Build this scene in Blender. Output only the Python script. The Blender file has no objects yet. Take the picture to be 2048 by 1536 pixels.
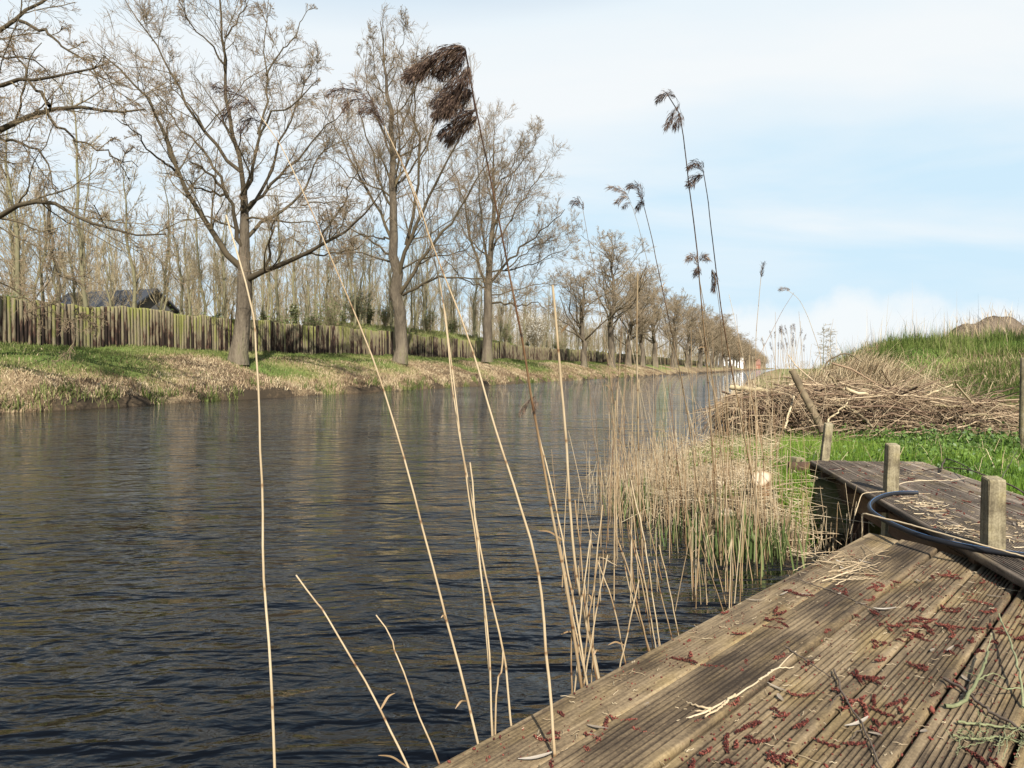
import bpy, bmesh, math, random
import numpy as np
from mathutils import Vector

C = bpy.context.scene
COL = C.collection
rng = np.random.default_rng(11)

# ------------------------------------------------------------------ camera
CAM_Z = 1.15
FPX, CXP, CYP = 1420.0, 1024.0, 768.0
PITCH = math.atan(31.0 / FPX)
cam_d = bpy.data.cameras.new('camera')
cam_d.sensor_width = 36.0
cam_d.lens = 36.0 * FPX / 2048.0
cam_d.clip_start = 0.05
cam_d.clip_end = 20000.0
cam = bpy.data.objects.new('camera', cam_d)
COL.objects.link(cam)
cam.location = (0, 0, CAM_Z)
cam.rotation_euler = (math.pi / 2 - PITCH, 0, 0)
C.camera = cam

# ------------------------------------------------------------------ light
SUN_EL = math.radians(40)
SUN_TO = Vector((-0.151, 0.988))          # where the shadows point
W = bpy.data.worlds.new('World')
C.world = W
W.use_nodes = True
nt = W.node_tree
nt.nodes.clear()


def N(tree, kind, **kw):
    n = tree.nodes.new(kind)
    for k, v in kw.items():
        setattr(n, k, v)
    return n


def ramp(tree, stops, interp='LINEAR'):
    r = tree.nodes.new('ShaderNodeValToRGB')
    r.color_ramp.interpolation = interp
    els = r.color_ramp.elements
    while len(els) < len(stops):
        els.new(0.5)
    for e, (p, c) in zip(els, stops):
        e.position = p
        if isinstance(c, (int, float)):
            c = (c, c, c)
        e.color = (c[0], c[1], c[2], 1)
    return r


def math_node(tree, op, a, b=None, clamp=False):
    m = tree.nodes.new('ShaderNodeMath')
    m.operation = op
    m.use_clamp = clamp
    for i, v in enumerate((a, b)):
        if v is None:
            continue
        if isinstance(v, (int, float)):
            m.inputs[i].default_value = v
        else:
            tree.links.new(v, m.inputs[i])
    return m.outputs[0]


L = nt.links
w_out = N(nt, 'ShaderNodeOutputWorld')
sky = N(nt, 'ShaderNodeTexSky', sky_type='NISHITA')
sky.sun_disc = False
sky.sun_elevation = SUN_EL
sky.sun_rotation = math.atan2(0.151, -0.988)
sky.air_density = 1.0
sky.dust_density = 1.2
sky.ozone_density = 1.2
bg_sky = N(nt, 'ShaderNodeBackground')
bg_sky.inputs['Strength'].default_value = 0.09
L.new(sky.outputs[0], bg_sky.inputs['Color'])
bg_cl = N(nt, 'ShaderNodeBackground')
bg_cl.inputs['Color'].default_value = (0.88, 0.95, 1.0, 1)
bg_cl.inputs['Strength'].default_value = 0.575
mixs = N(nt, 'ShaderNodeMixShader')
L.new(bg_sky.outputs[0], mixs.inputs[1])
L.new(bg_cl.outputs[0], mixs.inputs[2])
L.new(mixs.outputs[0], w_out.inputs['Surface'])
tc = N(nt, 'ShaderNodeTexCoord')
sx = N(nt, 'ShaderNodeSeparateXYZ')
L.new(tc.outputs['Generated'], sx.inputs[0])
zz = math_node(nt, 'ADD', math_node(nt, 'MAXIMUM', sx.outputs[2], 0.0), 0.14)
cmb = N(nt, 'ShaderNodeCombineXYZ')
L.new(math_node(nt, 'DIVIDE', sx.outputs[0], zz), cmb.inputs[0])
L.new(math_node(nt, 'DIVIDE', sx.outputs[1], zz), cmb.inputs[1])
mp = N(nt, 'ShaderNodeMapping')
mp.inputs['Rotation'].default_value = (0, 0, math.radians(-28))
mp.inputs['Scale'].default_value = (0.55, 1.25, 1)
mp.inputs['Location'].default_value = (3.1, 0.7, 0)
L.new(cmb.outputs[0], mp.inputs[0])
n1 = N(nt, 'ShaderNodeTexNoise')
n1.inputs['Scale'].default_value = 0.85
n1.inputs['Detail'].default_value = 8
n1.inputs['Roughness'].default_value = 0.52
n1.inputs['Distortion'].default_value = 0.5
L.new(mp.outputs[0], n1.inputs['Vector'])
n2 = N(nt, 'ShaderNodeTexNoise')
n2.inputs['Scale'].default_value = 7.0
n2.inputs['Detail'].default_value = 6
n2.inputs['Roughness'].default_value = 0.55
L.new(tc.outputs['Generated'], n2.inputs['Vector'])
# thin high cloud: a bright veil to the north, from pale cyan where it is thinnest to white
zt = math_node(nt, 'ADD', sx.outputs[2], math_node(nt, 'MULTIPLY', math_node(nt, 'SUBTRACT', n1.outputs[0], 0.5), 0.16))
zt = math_node(nt, 'SUBTRACT', zt, math_node(nt, 'MULTIPLY', sx.outputs[0], 0.06))
veil = ramp(nt, [(0.0, 0.97), (0.45, 0.97), (0.53, 0.4), (0.66, 0.03)])
L.new(zt, veil.inputs[0])
thin = veil.outputs[0]
dens = ramp(nt, [(0.0, 0.55), (0.09, 0.12), (0.17, 0.22), (0.26, 0.80), (0.36, 0.85), (0.46, 0.45), (0.56, 0.1), (1.0, 0.0)])
L.new(zt, dens.inputs[0])
wispv = math_node(nt, 'ADD', dens.outputs[0], math_node(nt, 'MULTIPLY', math_node(nt, 'SUBTRACT', n1.outputs[0], 0.5), 2.2), clamp=True)
# low heap clouds near the horizon
zc = math_node(nt, 'ADD', sx.outputs[2], math_node(nt, 'MULTIPLY', math_node(nt, 'SUBTRACT', n2.outputs[0], 0.5), 0.16))
heap = ramp(nt, [(0.0, 1.0), (0.062, 0.95), (0.104, 0.0), (1.0, 0.0)], 'EASE')
L.new(zc, heap.inputs[0])
mask = math_node(nt, 'MAXIMUM', thin, heap.outputs[0], clamp=True)
ccol = ramp(nt, [(0.0, (.655, .86, 1.0)), (0.5, (.80, .92, 1.0)), (1.0, (.94, .98, 1.0))])
L.new(math_node(nt, 'MAXIMUM', wispv, heap.outputs[0]), ccol.inputs[0])
L.new(ccol.outputs[0], bg_cl.inputs['Color'])
# the cloud lies to the north, ahead; the sky behind and overhead is clear
front = N(nt, 'ShaderNodeMapRange', interpolation_type='SMOOTHSTEP')
front.inputs['From Min'].default_value = -0.15
front.inputs['From Max'].default_value = 0.45
front.inputs['To Min'].default_value = 0.04
L.new(sx.outputs[1], front.inputs[0])
L.new(math_node(nt, 'MULTIPLY', mask, front.outputs[0]), mixs.inputs[0])

sun_d = bpy.data.lights.new('sun', 'SUN')
sun_d.energy = 5.0
sun_d.angle = math.radians(0.55)
sun_d.color = (1.0, 0.945, 0.86)
sun = bpy.data.objects.new('sun', sun_d)
COL.objects.link(sun)
sd_ = Vector((SUN_TO.x * math.cos(SUN_EL), SUN_TO.y * math.cos(SUN_EL), -math.sin(SUN_EL)))
sun.rotation_euler = sd_.to_track_quat('-Z', 'Y').to_euler()
sun.location = (10, -60, 60)

C.view_settings.view_transform = 'Standard'
C.view_settings.look = 'None'
C.view_settings.exposure = 0.78
C.view_settings.gamma = 1.0
C.render.engine = 'CYCLES'
C.cycles.max_bounces = 6
C.cycles.diffuse_bounces = 2
C.cycles.glossy_bounces = 3
C.cycles.transparent_max_bounces = 4

# ------------------------------------------------------------------ geometry helpers
cp, sp = math.cos(PITCH), math.sin(PITCH)


def ray(px, py):
    x = (px - CXP) / FPX
    z = (CYP - py) / FPX
    return np.array([x, cp + sp * z, -sp + cp * z])


def PZ(px, py, z):
    d = ray(px, py)
    t = (z - CAM_Z) / d[2]
    return np.array([d[0] * t, d[1] * t, z])


def PY(px, py, Y):
    d = ray(px, py)
    t = Y / d[1]
    return np.array([d[0] * t, Y, CAM_Z + d[2] * t])


CA = math.atan(536.0 / FPX)                # heading of the canal
sA, cA = math.sin(CA), math.cos(CA)


def SD(x, y):
    return x * sA + y * cA, x * cA - y * sA


def XY(s, D):
    return s * sA + D * cA, s * cA - D * sA


def unit(v):
    return v / np.maximum(np.linalg.norm(v, axis=-1, keepdims=True), 1e-9)


def vnoise(x, y, f, seed=0):
    """smooth pseudo noise in 0..1 from a few rotated sines"""
    r = np.random.default_rng(seed)
    a = np.zeros_like(np.asarray(x, float))
    for k in range(6):
        th, ph = r.uniform(0, 6.28), r.uniform(0, 6.28)
        ff = f * r.uniform(0.6, 1.9)
        a = a + np.sin((x * math.cos(th) + y * math.sin(th)) * ff + ph + 1.3 * np.sin(y * ff * 0.7 + ph * 2))
    return np.clip(0.5 + a / 7.0, 0, 1)


def quad_mesh(name, V, F, tint=None, mat=None, smooth=True):
    V = np.ascontiguousarray(V, np.float32)
    F = np.ascontiguousarray(F, np.int32)
    me = bpy.data.meshes.new(name)
    me.vertices.add(len(V))
    me.vertices.foreach_set('co', V.ravel())
    me.loops.add(F.size)
    me.loops.foreach_set('vertex_index', F.ravel())
    me.polygons.add(len(F))
    me.polygons.foreach_set('loop_start', np.arange(0, F.size, F.shape[1], dtype=np.int32))
    me.update(calc_edges=True)
    if smooth:
        me.polygons.foreach_set('use_smooth', np.ones(len(F), bool))
    if tint is not None:
        at = me.attributes.new('tint', 'FLOAT', 'POINT')
        at.data.foreach_set('value', np.ascontiguousarray(tint, np.float32))
    if mat is not None:
        me.materials.append(mat)
    return me


class Geo:
    """collects quads (and one tint value per vertex) for ONE mesh"""

    def __init__(self):
        self.V, self.F, self.T, self.n = [], [], [], 0

    def add(self, V, F, T=0.5):
        V = np.asarray(V, float)
        if len(V) == 0:
            return
        self.V.append(V)
        self.F.append(np.asarray(F, int) + self.n)
        self.T.append(np.full(len(V), T, float) if np.isscalar(T) else np.asarray(T, float))
        self.n += len(V)

    def mesh(self, name, mat, smooth=True):
        return quad_mesh(name, np.concatenate(self.V), np.concatenate(self.F), np.concatenate(self.T), mat, smooth)

    def obj(self, name, mat, parent=None, smooth=True):
        return link(name, self.mesh(name, mat, smooth), parent)


def link(name, data, parent=None):
    o = bpy.data.objects.new(name, data)
    COL.objects.link(o)
    if parent is not None:
        o.parent = parent
    return o


def tag(o, label=None, cat=None, group=None, kind=None):
    if label:
        o['label'] = label
    if cat:
        o['category'] = cat
    if group:
        o['group'] = group
    if kind:
        o['kind'] = kind
    return o


def thing(name, loc, label, cat, group=None, rz=0.0, scale=1.0):
    o = link(name, None)
    o.empty_display_size = 0.2
    o.location = tuple(float(a) for a in loc)
    o.rotation_euler = (0, 0, rz)
    o.scale = (scale,) * 3
    return tag(o, label, cat, group)


def copy_thing(src, loc, rz=0.0, scale=1.0, label=None, group=None):
    r = src.copy()
    COL.objects.link(r)
    r.location = tuple(float(a) for a in loc)
    r.rotation_euler = (0, 0, rz)
    r.scale = (scale,) * 3
    if label:
        r['label'] = label
    if group:
        r['group'] = group
    for ch in src.children:
        c = ch.copy()
        COL.objects.link(c)
        c.parent = r
        for g in ch.children:
            d = g.copy()
            COL.objects.link(d)
            d.parent = c
    return r


def tubes(P, R, sides=4):
    """P (B,n,3), R (B,n) -> vertices, quads"""
    P = np.asarray(P, float)
    R = np.asarray(R, float)
    B, n, _ = P.shape
    T = np.empty_like(P)
    T[:, 1:-1] = P[:, 2:] - P[:, :-2]
    T[:, 0] = P[:, 1] - P[:, 0]
    T[:, -1] = P[:, -1] - P[:, -2]
    T = unit(T)
    mean = unit(P[:, -1] - P[:, 0] + 1e-9)
    ref = np.zeros((B, 3))
    ref[np.arange(B), np.argmin(np.abs(mean), axis=1)] = 1.0
    N1 = unit(np.cross(T, ref[:, None, :]))
    N2 = np.cross(T, N1)
    a = np.arange(sides) * 2 * math.pi / sides
    V = P[:, :, None, :] + R[:, :, None, None] * (np.cos(a)[None, None, :, None] * N1[:, :, None, :] + np.sin(a)[None, None, :, None] * N2[:, :, None, :])
    b, i, k = np.meshgrid(np.arange(B), np.arange(n - 1), np.arange(sides), indexing='ij')
    k2 = (k + 1) % sides
    base = b * n * sides
    F = np.stack([base + i * sides + k, base + i * sides + k2, base + (i + 1) * sides + k2, base + (i + 1) * sides + k], -1)
    return V.reshape(-1, 3), F.reshape(-1, 4)


def tube_t(P, sides, T):
    """spread one tint per ring (B,n) or per tube (B,) over tube vertices"""
    B, n = P.shape[:2]
    T = np.asarray(T, float)
    if T.ndim == 0:
        T = np.full(B, float(T))
    if T.ndim == 1:
        T = np.repeat(T[:, None], n, 1)
    return np.repeat(T[:, :, None], sides, 2).ravel()


def resample(pts, n):
    pts = np.asarray(pts, float)
    d = np.r_[0, np.cumsum(np.linalg.norm(np.diff(pts, axis=0), axis=1))]
    u = np.linspace(0, d[-1], n)
    lin = np.stack([np.interp(u, d, pts[:, k]) for k in range(pts.shape[1])], 1)
    if len(pts) > 2:                       # soften the corners
        for _ in range(2):
            lin[1:-1] = 0.25 * lin[:-2] + 0.5 * lin[1:-1] + 0.25 * lin[2:]
    return lin


def blades(base, h, w, lean, bend=0.5, az=None, r=rng):
    """grass blades: two quads each. base (n,3), h/w/lean (n,)"""
    n = len(base)
    if az is None:
        az = r.uniform(0, 2 * math.pi, n)
    d = np.stack([np.cos(az), np.sin(az), np.zeros(n)], 1)
    fa = r.uniform(0, 2 * math.pi, n)
    sdv = np.stack([np.cos(fa), np.sin(fa), np.zeros(n)], 1)
    up = np.array([0, 0, 1.0])
    h, w, lean = h[:, None], w[:, None], lean[:, None]
    m = base + up * h * 0.55 * np.sqrt(np.clip(1 - (lean * 0.6) ** 2, 0.05, 1)) + d * h * 0.55 * lean * 0.6
    t = m + up * h * 0.45 * np.sqrt(np.clip(1 - lean ** 2, 0.0, 1)) + d * h * 0.45 * lean - up * h * bend * 0.25 * lean
    V = np.stack([base - sdv * w * .5, base + sdv * w * .5, m + sdv * w * .42, m - sdv * w * .42, t + sdv * w * .06, t - sdv * w * .06], 1)
    o = np.arange(n)[:, None] * 6
    F = np.concatenate([o + np.array([[0, 1, 2, 3]]), o + np.array([[3, 2, 4, 5]])], 1).reshape(-1, 4)
    return V.reshape(-1, 3), F


# ------------------------------------------------------------------ materials
def new_mat(name):
    m = bpy.data.materials.new(name)
    m.use_nodes = True
    t = m.node_tree
    b = t.nodes['Principled BSDF']
    return m, t, b


def tint_mat(name, stops, noise=6.0, amt=0.35, rough=0.75, spec=0.25, bump=0.0, bscale=60.0, stretch=(1, 1, 1), noise_detail=5, trans=0.0):
    """colour = ramp(tint + noise)"""
    m, t, b = new_mat(name)
    at = N(t, 'ShaderNodeAttribute', attribute_name='tint')
    co = N(t, 'ShaderNodeTexCoord')
    mpn = N(t, 'ShaderNodeMapping')
    mpn.inputs['Scale'].default_value = stretch
    t.links.new(co.outputs['Object'], mpn.inputs[0])
    nz = N(t, 'ShaderNodeTexNoise')
    nz.inputs['Scale'].default_value = noise
    nz.inputs['Detail'].default_value = noise_detail
    nz.inputs['Roughness'].default_value = 0.6
    t.links.new(mpn.outputs[0], nz.inputs['Vector'])
    v = math_node(t, 'ADD', at.outputs['Fac'], math_node(t, 'MULTIPLY', math_node(t, 'SUBTRACT', nz.outputs[0], 0.5), amt * 2), clamp=True)
    r = ramp(t, stops)
    t.links.new(v, r.inputs[0])
    t.links.new(r.outputs[0], b.inputs['Base Color'])
    b.inputs['Roughness'].default_value = rough
    b.inputs['Specular IOR Level'].default_value = spec
    if bump:
        nb = N(t, 'ShaderNodeTexNoise')
        nb.inputs['Scale'].default_value = bscale
        nb.inputs['Detail'].default_value = 6
        t.links.new(mpn.outputs[0], nb.inputs['Vector'])
        bp = N(t, 'ShaderNodeBump')
        bp.inputs['Strength'].default_value = 1.0
        bp.inputs['Distance'].default_value = bump
        t.links.new(nb.outputs[0], bp.inputs['Height'])
        t.links.new(bp.outputs[0], b.inputs['Normal'])
    if trans:
        out = t.nodes['Material Output']
        tr = N(t, 'ShaderNodeBsdfTranslucent')
        t.links.new(r.outputs[0], tr.inputs['Color'])
        mx = N(t, 'ShaderNodeMixShader')
        mx.inputs[0].default_value = trans
        t.links.new(b.outputs[0], mx.inputs[1])
        t.links.new(tr.outputs[0], mx.inputs[2])
        t.links.new(mx.outputs[0], out.inputs['Surface'])
    return m


M_BARK = tint_mat('oak_bark', [(0, (.045, .036, .026)), (.35, (.095, .077, .055)), (.6, (.165, .135, .095)), (.8, (.14, .135, .065)), (1, (.21, .19, .11))],
                  noise=2.6, amt=.6, rough=.95, spec=.1, bump=.09, bscale=16, stretch=(1, 1, .22))
M_TWIG = tint_mat('oak_twigs', [(0, (.045, .036, .024)), (.35, (.085, .068, .042)), (.6, (.15, .118, .068)), (.8, (.215, .165, .10)), (1, (.29, .21, .14))],
                  noise=.7, amt=.25, rough=.9, spec=.1)
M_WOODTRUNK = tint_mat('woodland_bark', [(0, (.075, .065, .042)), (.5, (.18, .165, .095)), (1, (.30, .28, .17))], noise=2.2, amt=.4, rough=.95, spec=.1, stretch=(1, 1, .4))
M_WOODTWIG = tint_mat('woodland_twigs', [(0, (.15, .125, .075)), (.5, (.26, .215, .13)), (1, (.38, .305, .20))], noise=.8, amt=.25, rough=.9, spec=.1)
M_IVY = tint_mat('ivy_leaves', [(0, (.035, .042, .016)), (.5, (.075, .085, .03)), (1, (.14, .15, .055))], noise=2, amt=.3, rough=.45, spec=.4)
M_LOG = None


def ground_mat(name, stops, s1, s2, bump=.03, amt=.5):
    m, t, b = new_mat(name)
    co = N(t, 'ShaderNodeTexCoord')
    a = N(t, 'ShaderNodeTexNoise')
    a.inputs['Scale'].default_value = s1
    a.inputs['Detail'].default_value = 9
    a.inputs['Roughness'].default_value = .62
    c = N(t, 'ShaderNodeTexNoise')
    c.inputs['Scale'].default_value = s2
    c.inputs['Detail'].default_value = 6
    c.inputs['Roughness'].default_value = .7
    for n_ in (a, c):
        t.links.new(co.outputs['Object'], n_.inputs['Vector'])
    at = N(t, 'ShaderNodeAttribute', attribute_name='tint')
    v = math_node(t, 'ADD', at.outputs['Fac'], math_node(t, 'MULTIPLY', math_node(t, 'SUBTRACT', a.outputs[0], .5), amt * 2))
    v = math_node(t, 'ADD', v, math_node(t, 'MULTIPLY', math_node(t, 'SUBTRACT', c.outputs[0], .5), amt * 1.2), clamp=True)
    r = ramp(t, stops)
    t.links.new(v, r.inputs[0])
    t.links.new(r.outputs[0], b.inputs['Base Color'])
    b.inputs['Roughness'].default_value = .95
    b.inputs['Specular IOR Level'].default_value = .1
    bp = N(t, 'ShaderNodeBump')
    bp.inputs['Distance'].default_value = bump
    t.links.new(c.outputs[0], bp.inputs['Height'])
    t.links.new(bp.outputs[0], b.inputs['Normal'])
    return m


# tint 0 = wet mud, .3 = dead straw and leaf litter, .7 = thin grass, 1 = fresh grass
M_GROUND = ground_mat('bank_soil', [(0, (.045, .034, .022)), (.18, (.12, .085, .05)), (.38, (.27, .20, .115)), (.55, (.22, .19, .08)), (.78, (.12, .155, .042)), (1, (.085, .15, .03))], .35, 9.0)

# ------------------------------------------------------------------ water
D_FAR = -18.7                               # far water edge
m, t, b = new_mat('canal_water')
b.inputs['Base Color'].default_value = (.0022, .0024, .0026, 1)
b.inputs['Roughness'].default_value = .012
b.inputs['IOR'].default_value = 1.333
b.inputs['Specular IOR Level'].default_value = .5
co = N(t, 'ShaderNodeTexCoord')


def wave(scale, rot, stretch, detail, amp, dist=0.0, rough=.5):
    mm = N(t, 'ShaderNodeMapping')
    mm.inputs['Rotation'].default_value = (0, 0, math.radians(rot))
    mm.inputs['Scale'].default_value = (scale * stretch, scale, scale)
    t.links.new(co.outputs['Object'], mm.inputs[0])
    nn = N(t, 'ShaderNodeTexNoise')
    nn.inputs['Scale'].default_value = 1.0
    nn.inputs['Detail'].default_value = detail
    nn.inputs['Roughness'].default_value = rough
    nn.inputs['Distortion'].default_value = dist
    t.links.new(mm.outputs[0], nn.inputs['Vector'])
    return math_node(t, 'MULTIPLY', nn.outputs[0], amp)


def crest(v, amp):
    """sharpen a noise into crests: amp * (1 - |2v - 1|)"""
    q = math_node(t, 'ABSOLUTE', math_node(t, 'SUBTRACT', math_node(t, 'MULTIPLY', v, 2.0), 1.0))
    return math_node(t, 'MULTIPLY', math_node(t, 'SUBTRACT', 1.0, q), amp)


hgt = math_node(t, 'ADD', wave(1.15, 20, .45, 2, .11, .4), wave(3.3, 18, .45, 3, .095, .7))
hgt = math_node(t, 'ADD', hgt, crest(wave(4.4, -14, .42, 2, 1.0, .5), .030))
hgt = math_node(t, 'ADD', hgt, wave(9.0, -16, .45, 3, .036, .5))
hgt = math_node(t, 'ADD', hgt, wave(24, 12, .5, 2, .0075, .5))
# the wind reaches some reaches of the water more than others
gust = N(t, 'ShaderNodeTexNoise')
gust.inputs['Scale'].default_value = .22
gust.inputs['Detail'].default_value = 3
t.links.new(co.outputs['Object'], gust.inputs['Vector'])
gr = ramp(t, [(.34, .38), (.62, 1.0)])
t.links.new(gust.outputs[0], gr.inputs[0])
bp = N(t, 'ShaderNodeBump')
bp.inputs['Distance'].default_value = .95
t.links.new(gr.outputs[0], bp.inputs['Strength'])
t.links.new(hgt, bp.inputs['Height'])
t.links.new(bp.outputs[0], b.inputs['Normal'])
M_WATER = m
wx = [XY(-60, -24), XY(-60, 6), XY(2500, 6), XY(2500, -24)]
o = link('canal_water', quad_mesh('canal_water', [(x, y, 0) for x, y in wx], [[0, 1, 2, 3]], None, M_WATER))
tag(o, kind='structure')


# ------------------------------------------------------------------ terrain
def shore(s):
    """D of the near waterline"""
    s = np.asarray(s, float)
    base = np.interp(s, [-60, 3.9, 4.35, 4.7, 5.3, 6.2, 8.0, 9.5, 12, 16, 25, 60, 200, 2500],
                     [1.5, 1.5, .9, 0.1, -.75, -1.25, -1.15, -1.1, -.95, -1.1, -1.7, -2.6, -4.0, -4.2])
    return base + .09 * np.sin(s * 2.3) + .06 * np.sin(s * 5.1 + 1)


MOUND_C = PY(1915, 737, 20.5)


def near_z(x, y):
    x, y = np.asarray(x, float), np.asarray(y, float)
    s, D = SD(x, y)
    e = D - shore(s)
    z = np.interp(e, [-3, -.6, 0, .12, .4, 1.0, 2.5, 8, 60], [-.6, -.35, -.04, .10, .19, .27, .345, .37, .5])
    z = z + np.where(e > .3, .05 * (vnoise(x, y, 1.7, 3) - .5) + .03 * (vnoise(x, y, 5, 4) - .5), 0)
    dx, dy = x - MOUND_C[0], y - MOUND_C[1]
    r2 = np.sqrt((dx / 5.0) ** 2 + (dy / 4.2) ** 2)
    h = np.interp(r2, [0, .25, .5, .75, 1.0, 1.2], [1.62, 1.50, 1.20, .62, .12, 0])
    bump = 1 + .28 * (vnoise(x, y, 1.6, 8) - .5)
    z = z + h * bump
    # straw hummock left of the mound
    hx, hy = PY(1720, 737, 15.0)[:2]
    rr = np.sqrt(((x - hx) / 1.9) ** 2 + ((y - hy) / 1.6) ** 2)
    z = z + np.interp(rr, [0, .4, .8, 1.1], [.62, .45, .12, 0]) * (1 + .4 * (vnoise(x, y, 3.1, 9) - .5))
    # hollow washed out under the walkway
    q0 = (x - 2.30) * .184 + (y - 5.54) * .983
    q1 = (x - 2.30) * .983 - (y - 5.54) * .184
    hol = np.interp(q0, [-3.2, -2.9, -.75, -.35], [0, 1, 1, 0]) * np.interp(q1, [-.30, -.06, .75, .95], [0, 1, 1, 0])
    return z * (1 - hol) + hol * np.minimum(z, -.22)


def geo_steps(a, fine_to, step, end, k=1.16):
    v = list(np.arange(a, fine_to, step))
    d = step
    while v[-1] < end:
        d *= k
        v.append(v[-1] + d)
    return np.array(v)


S_ = geo_steps(-12, 34, .16, 3000)
D_ = np.r_[-7, -6.5, -6, geo_steps(-5.5, 16, .16, 3000)]
gs, gd = np.meshgrid(S_, D_, indexing='ij')
gx, gy = XY(gs, gd)
gz = near_z(gx, gy)
V = np.stack([gx, gy, gz], -1).reshape(-1, 3)
ni, nj = gs.shape
ii, jj = np.meshgrid(np.arange(ni - 1), np.arange(nj - 1), indexing='ij')
F = np.stack([ii * nj + jj, (ii + 1) * nj + jj, (ii + 1) * nj + jj + 1, ii * nj + jj + 1], -1).reshape(-1, 4)
ge = gd - shore(gs)
gt = np.interp(ge, [-.2, .1, .5, 1.4, 3], [.05, .18, .36, .55, .8]) + .35 * (vnoise(gx, gy, .9, 21) - .5)
gt = np.where(gs > 14, np.clip(gt - .12, 0, 1), gt)
gt = gt + .3 * (np.hypot((gx - MOUND_C[0]) / 5.2, (gy - MOUND_C[1]) / 5.0) < 1)
o = link('near_bank_ground', quad_mesh('near_bank_ground', V, F, gt.ravel(), M_GROUND))
tag(o, kind='structure')


def far_z(x, y):
    x, y = np.asarray(x, float), np.asarray(y, float)
    s, D = SD(x, y)
    e = -(D - D_FAR) + .22 * np.sin(s * .9) + .12 * np.sin(s * 2.7 + 1)
    z = np.interp(e, [-3, -.5, 0, .15, .5, 1.2, 2.2, 3.6, 6.4, 9], [-.6, -.4, -.03, .22, .42, .72, 1.08, 1.52, 2.0, 2.05])
    z = z + np.where(e > .1, .16 * (vnoise(x, y, 1.1, 5) - .5) + .07 * (vnoise(x, y, 3.7, 6) - .5), 0)
    k = np.interp(s, [30, 44, 64, 84, 110], [0, 1, 1, .55, .2])
    berm = np.interp(e, [6.75, 6.9, 9, 12, 18, 30], [0, 1.1, 2.05, 2.45, 2.1, 1.2])
    return z + berm * k


S2 = np.r_[geo_steps(-30, 90, .35, 3000, 1.12)]
D2 = np.r_[np.arange(1.5, -13, -.22), -14 - np.arange(0, 14, 1.0), [-32, -45, -80, -200, -600, -3000]] + D_FAR
gs, gd = np.meshgrid(S2, D2, indexing='ij')
gx, gy = XY(gs, gd)
gz = far_z(gx, gy)
V = np.stack([gx, gy, gz], -1).reshape(-1, 3)
ni, nj = gs.shape
ii, jj = np.meshgrid(np.arange(ni - 1), np.arange(nj - 1), indexing='ij')
F = np.stack([ii * nj + jj, ii * nj + jj + 1, (ii + 1) * nj + jj + 1, (ii + 1) * nj + jj], -1).reshape(-1, 4)
ge = -(gd - D_FAR)


def far_green(x, y):
    s, D = SD(x, y)
    e = -(D - D_FAR)
    g = np.interp(e, [0, .5, 1.2, 2.2, 3.2, 4.5, 6.5, 12], [.22, .26, .32, .42, .48, .66, .80, .42])
    return g + .75 * (vnoise(x, y, .45, 31) - .5) * np.interp(e, [0, 1, 2, 6], [.2, .5, 1, .6])


gt = np.clip(np.where(ge < .12, .06, far_green(gx, gy)), 0, 1)
o = link('far_bank_ground', quad_mesh('far_bank_ground', V, F, gt.ravel(), M_GROUND))
tag(o, kind='structure')

# ------------------------------------------------------------------ trees
def sprout(P, Rd, num, t0, t1, ang, lr, n, wig, up, rk=.55, rmin=.004, r=rng, taper=.3, dense_end=False):
    B, m_, _ = P.shape
    num = np.full(B, num) if np.isscalar(num) else np.asarray(num)
    idx = np.repeat(np.arange(B), num)
    k = len(idx)
    t = r.uniform(t0, t1, k)
    f = t * (m_ - 1)
    i = np.minimum(f.astype(int), m_ - 2)
    fr = (f - i)[:, None]
    pos = P[idx, i] * (1 - fr) + P[idx, i + 1] * fr
    tan = unit(P[idx, i + 1] - P[idx, i])
    rad = Rd[idx, i] * (1 - fr[:, 0]) + Rd[idx, i + 1] * fr[:, 0]
    plen = np.linalg.norm(np.diff(P, axis=1), axis=2).sum(1)
    Ln = plen[idx] * lr * (1.2 - .7 * t) * r.uniform(.55, 1.25, k)
    v = r.normal(size=(k, 3))
    perp = unit(v - (v * tan).sum(1, keepdims=True) * tan)
    a = ang * r.uniform(.65, 1.3, k)
    d = unit(tan * np.cos(a)[:, None] + perp * np.sin(a)[:, None])
    Q = np.empty((k, n, 3))
    Q[:, 0] = pos
    step = (Ln / (n - 1))[:, None]
    for j in range(1, n):
        d = unit(d + r.normal(size=(k, 3)) * wig + np.array([0, 0, up]))
        Q[:, j] = Q[:, j - 1] + d * step
    r0 = np.maximum(rad * rk * r.uniform(.7, 1.1, k), rmin)
    RR = np.maximum(r0[:, None] * np.linspace(1, taper, n)[None, :], rmin * .8)
    return Q, RR


def trace_limbs(specs, Y0, n, origin, r=rng, wob=.05):
    """limb centre lines seen in the photo, each given its own run in depth; returned relative to origin"""
    P, Rr = [], []
    for pts, ra, rb, dy in specs:
        k = len(pts)
        uu = np.linspace(0, 1, k)
        p = np.array([PY(x, y, Y0 + dy * u ** 1.1) for (x, y), u in zip(pts, uu)])
        q = resample(p, n)
        q[1:] += np.cumsum(r.normal(size=(n - 1, 3)) * wob * .4, 0) * .5 + r.normal(size=(n - 1, 3)) * wob
        P.append(q - origin)
        Rr.append(.78 * ra + (.7 * rb - .78 * ra) * np.linspace(0, 1, n) ** .8)
    return np.array(P), np.array(Rr)


def root_flare(P, R, sides=14, amp=.28, depth=.4):
    """swell the foot of a trunk polyline"""
    z = P[0, :, 2] - P[0, 0, 2]
    R = R.copy()
    R[0] *= 1 + amp * np.exp(-z / depth)
    return P, R


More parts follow.
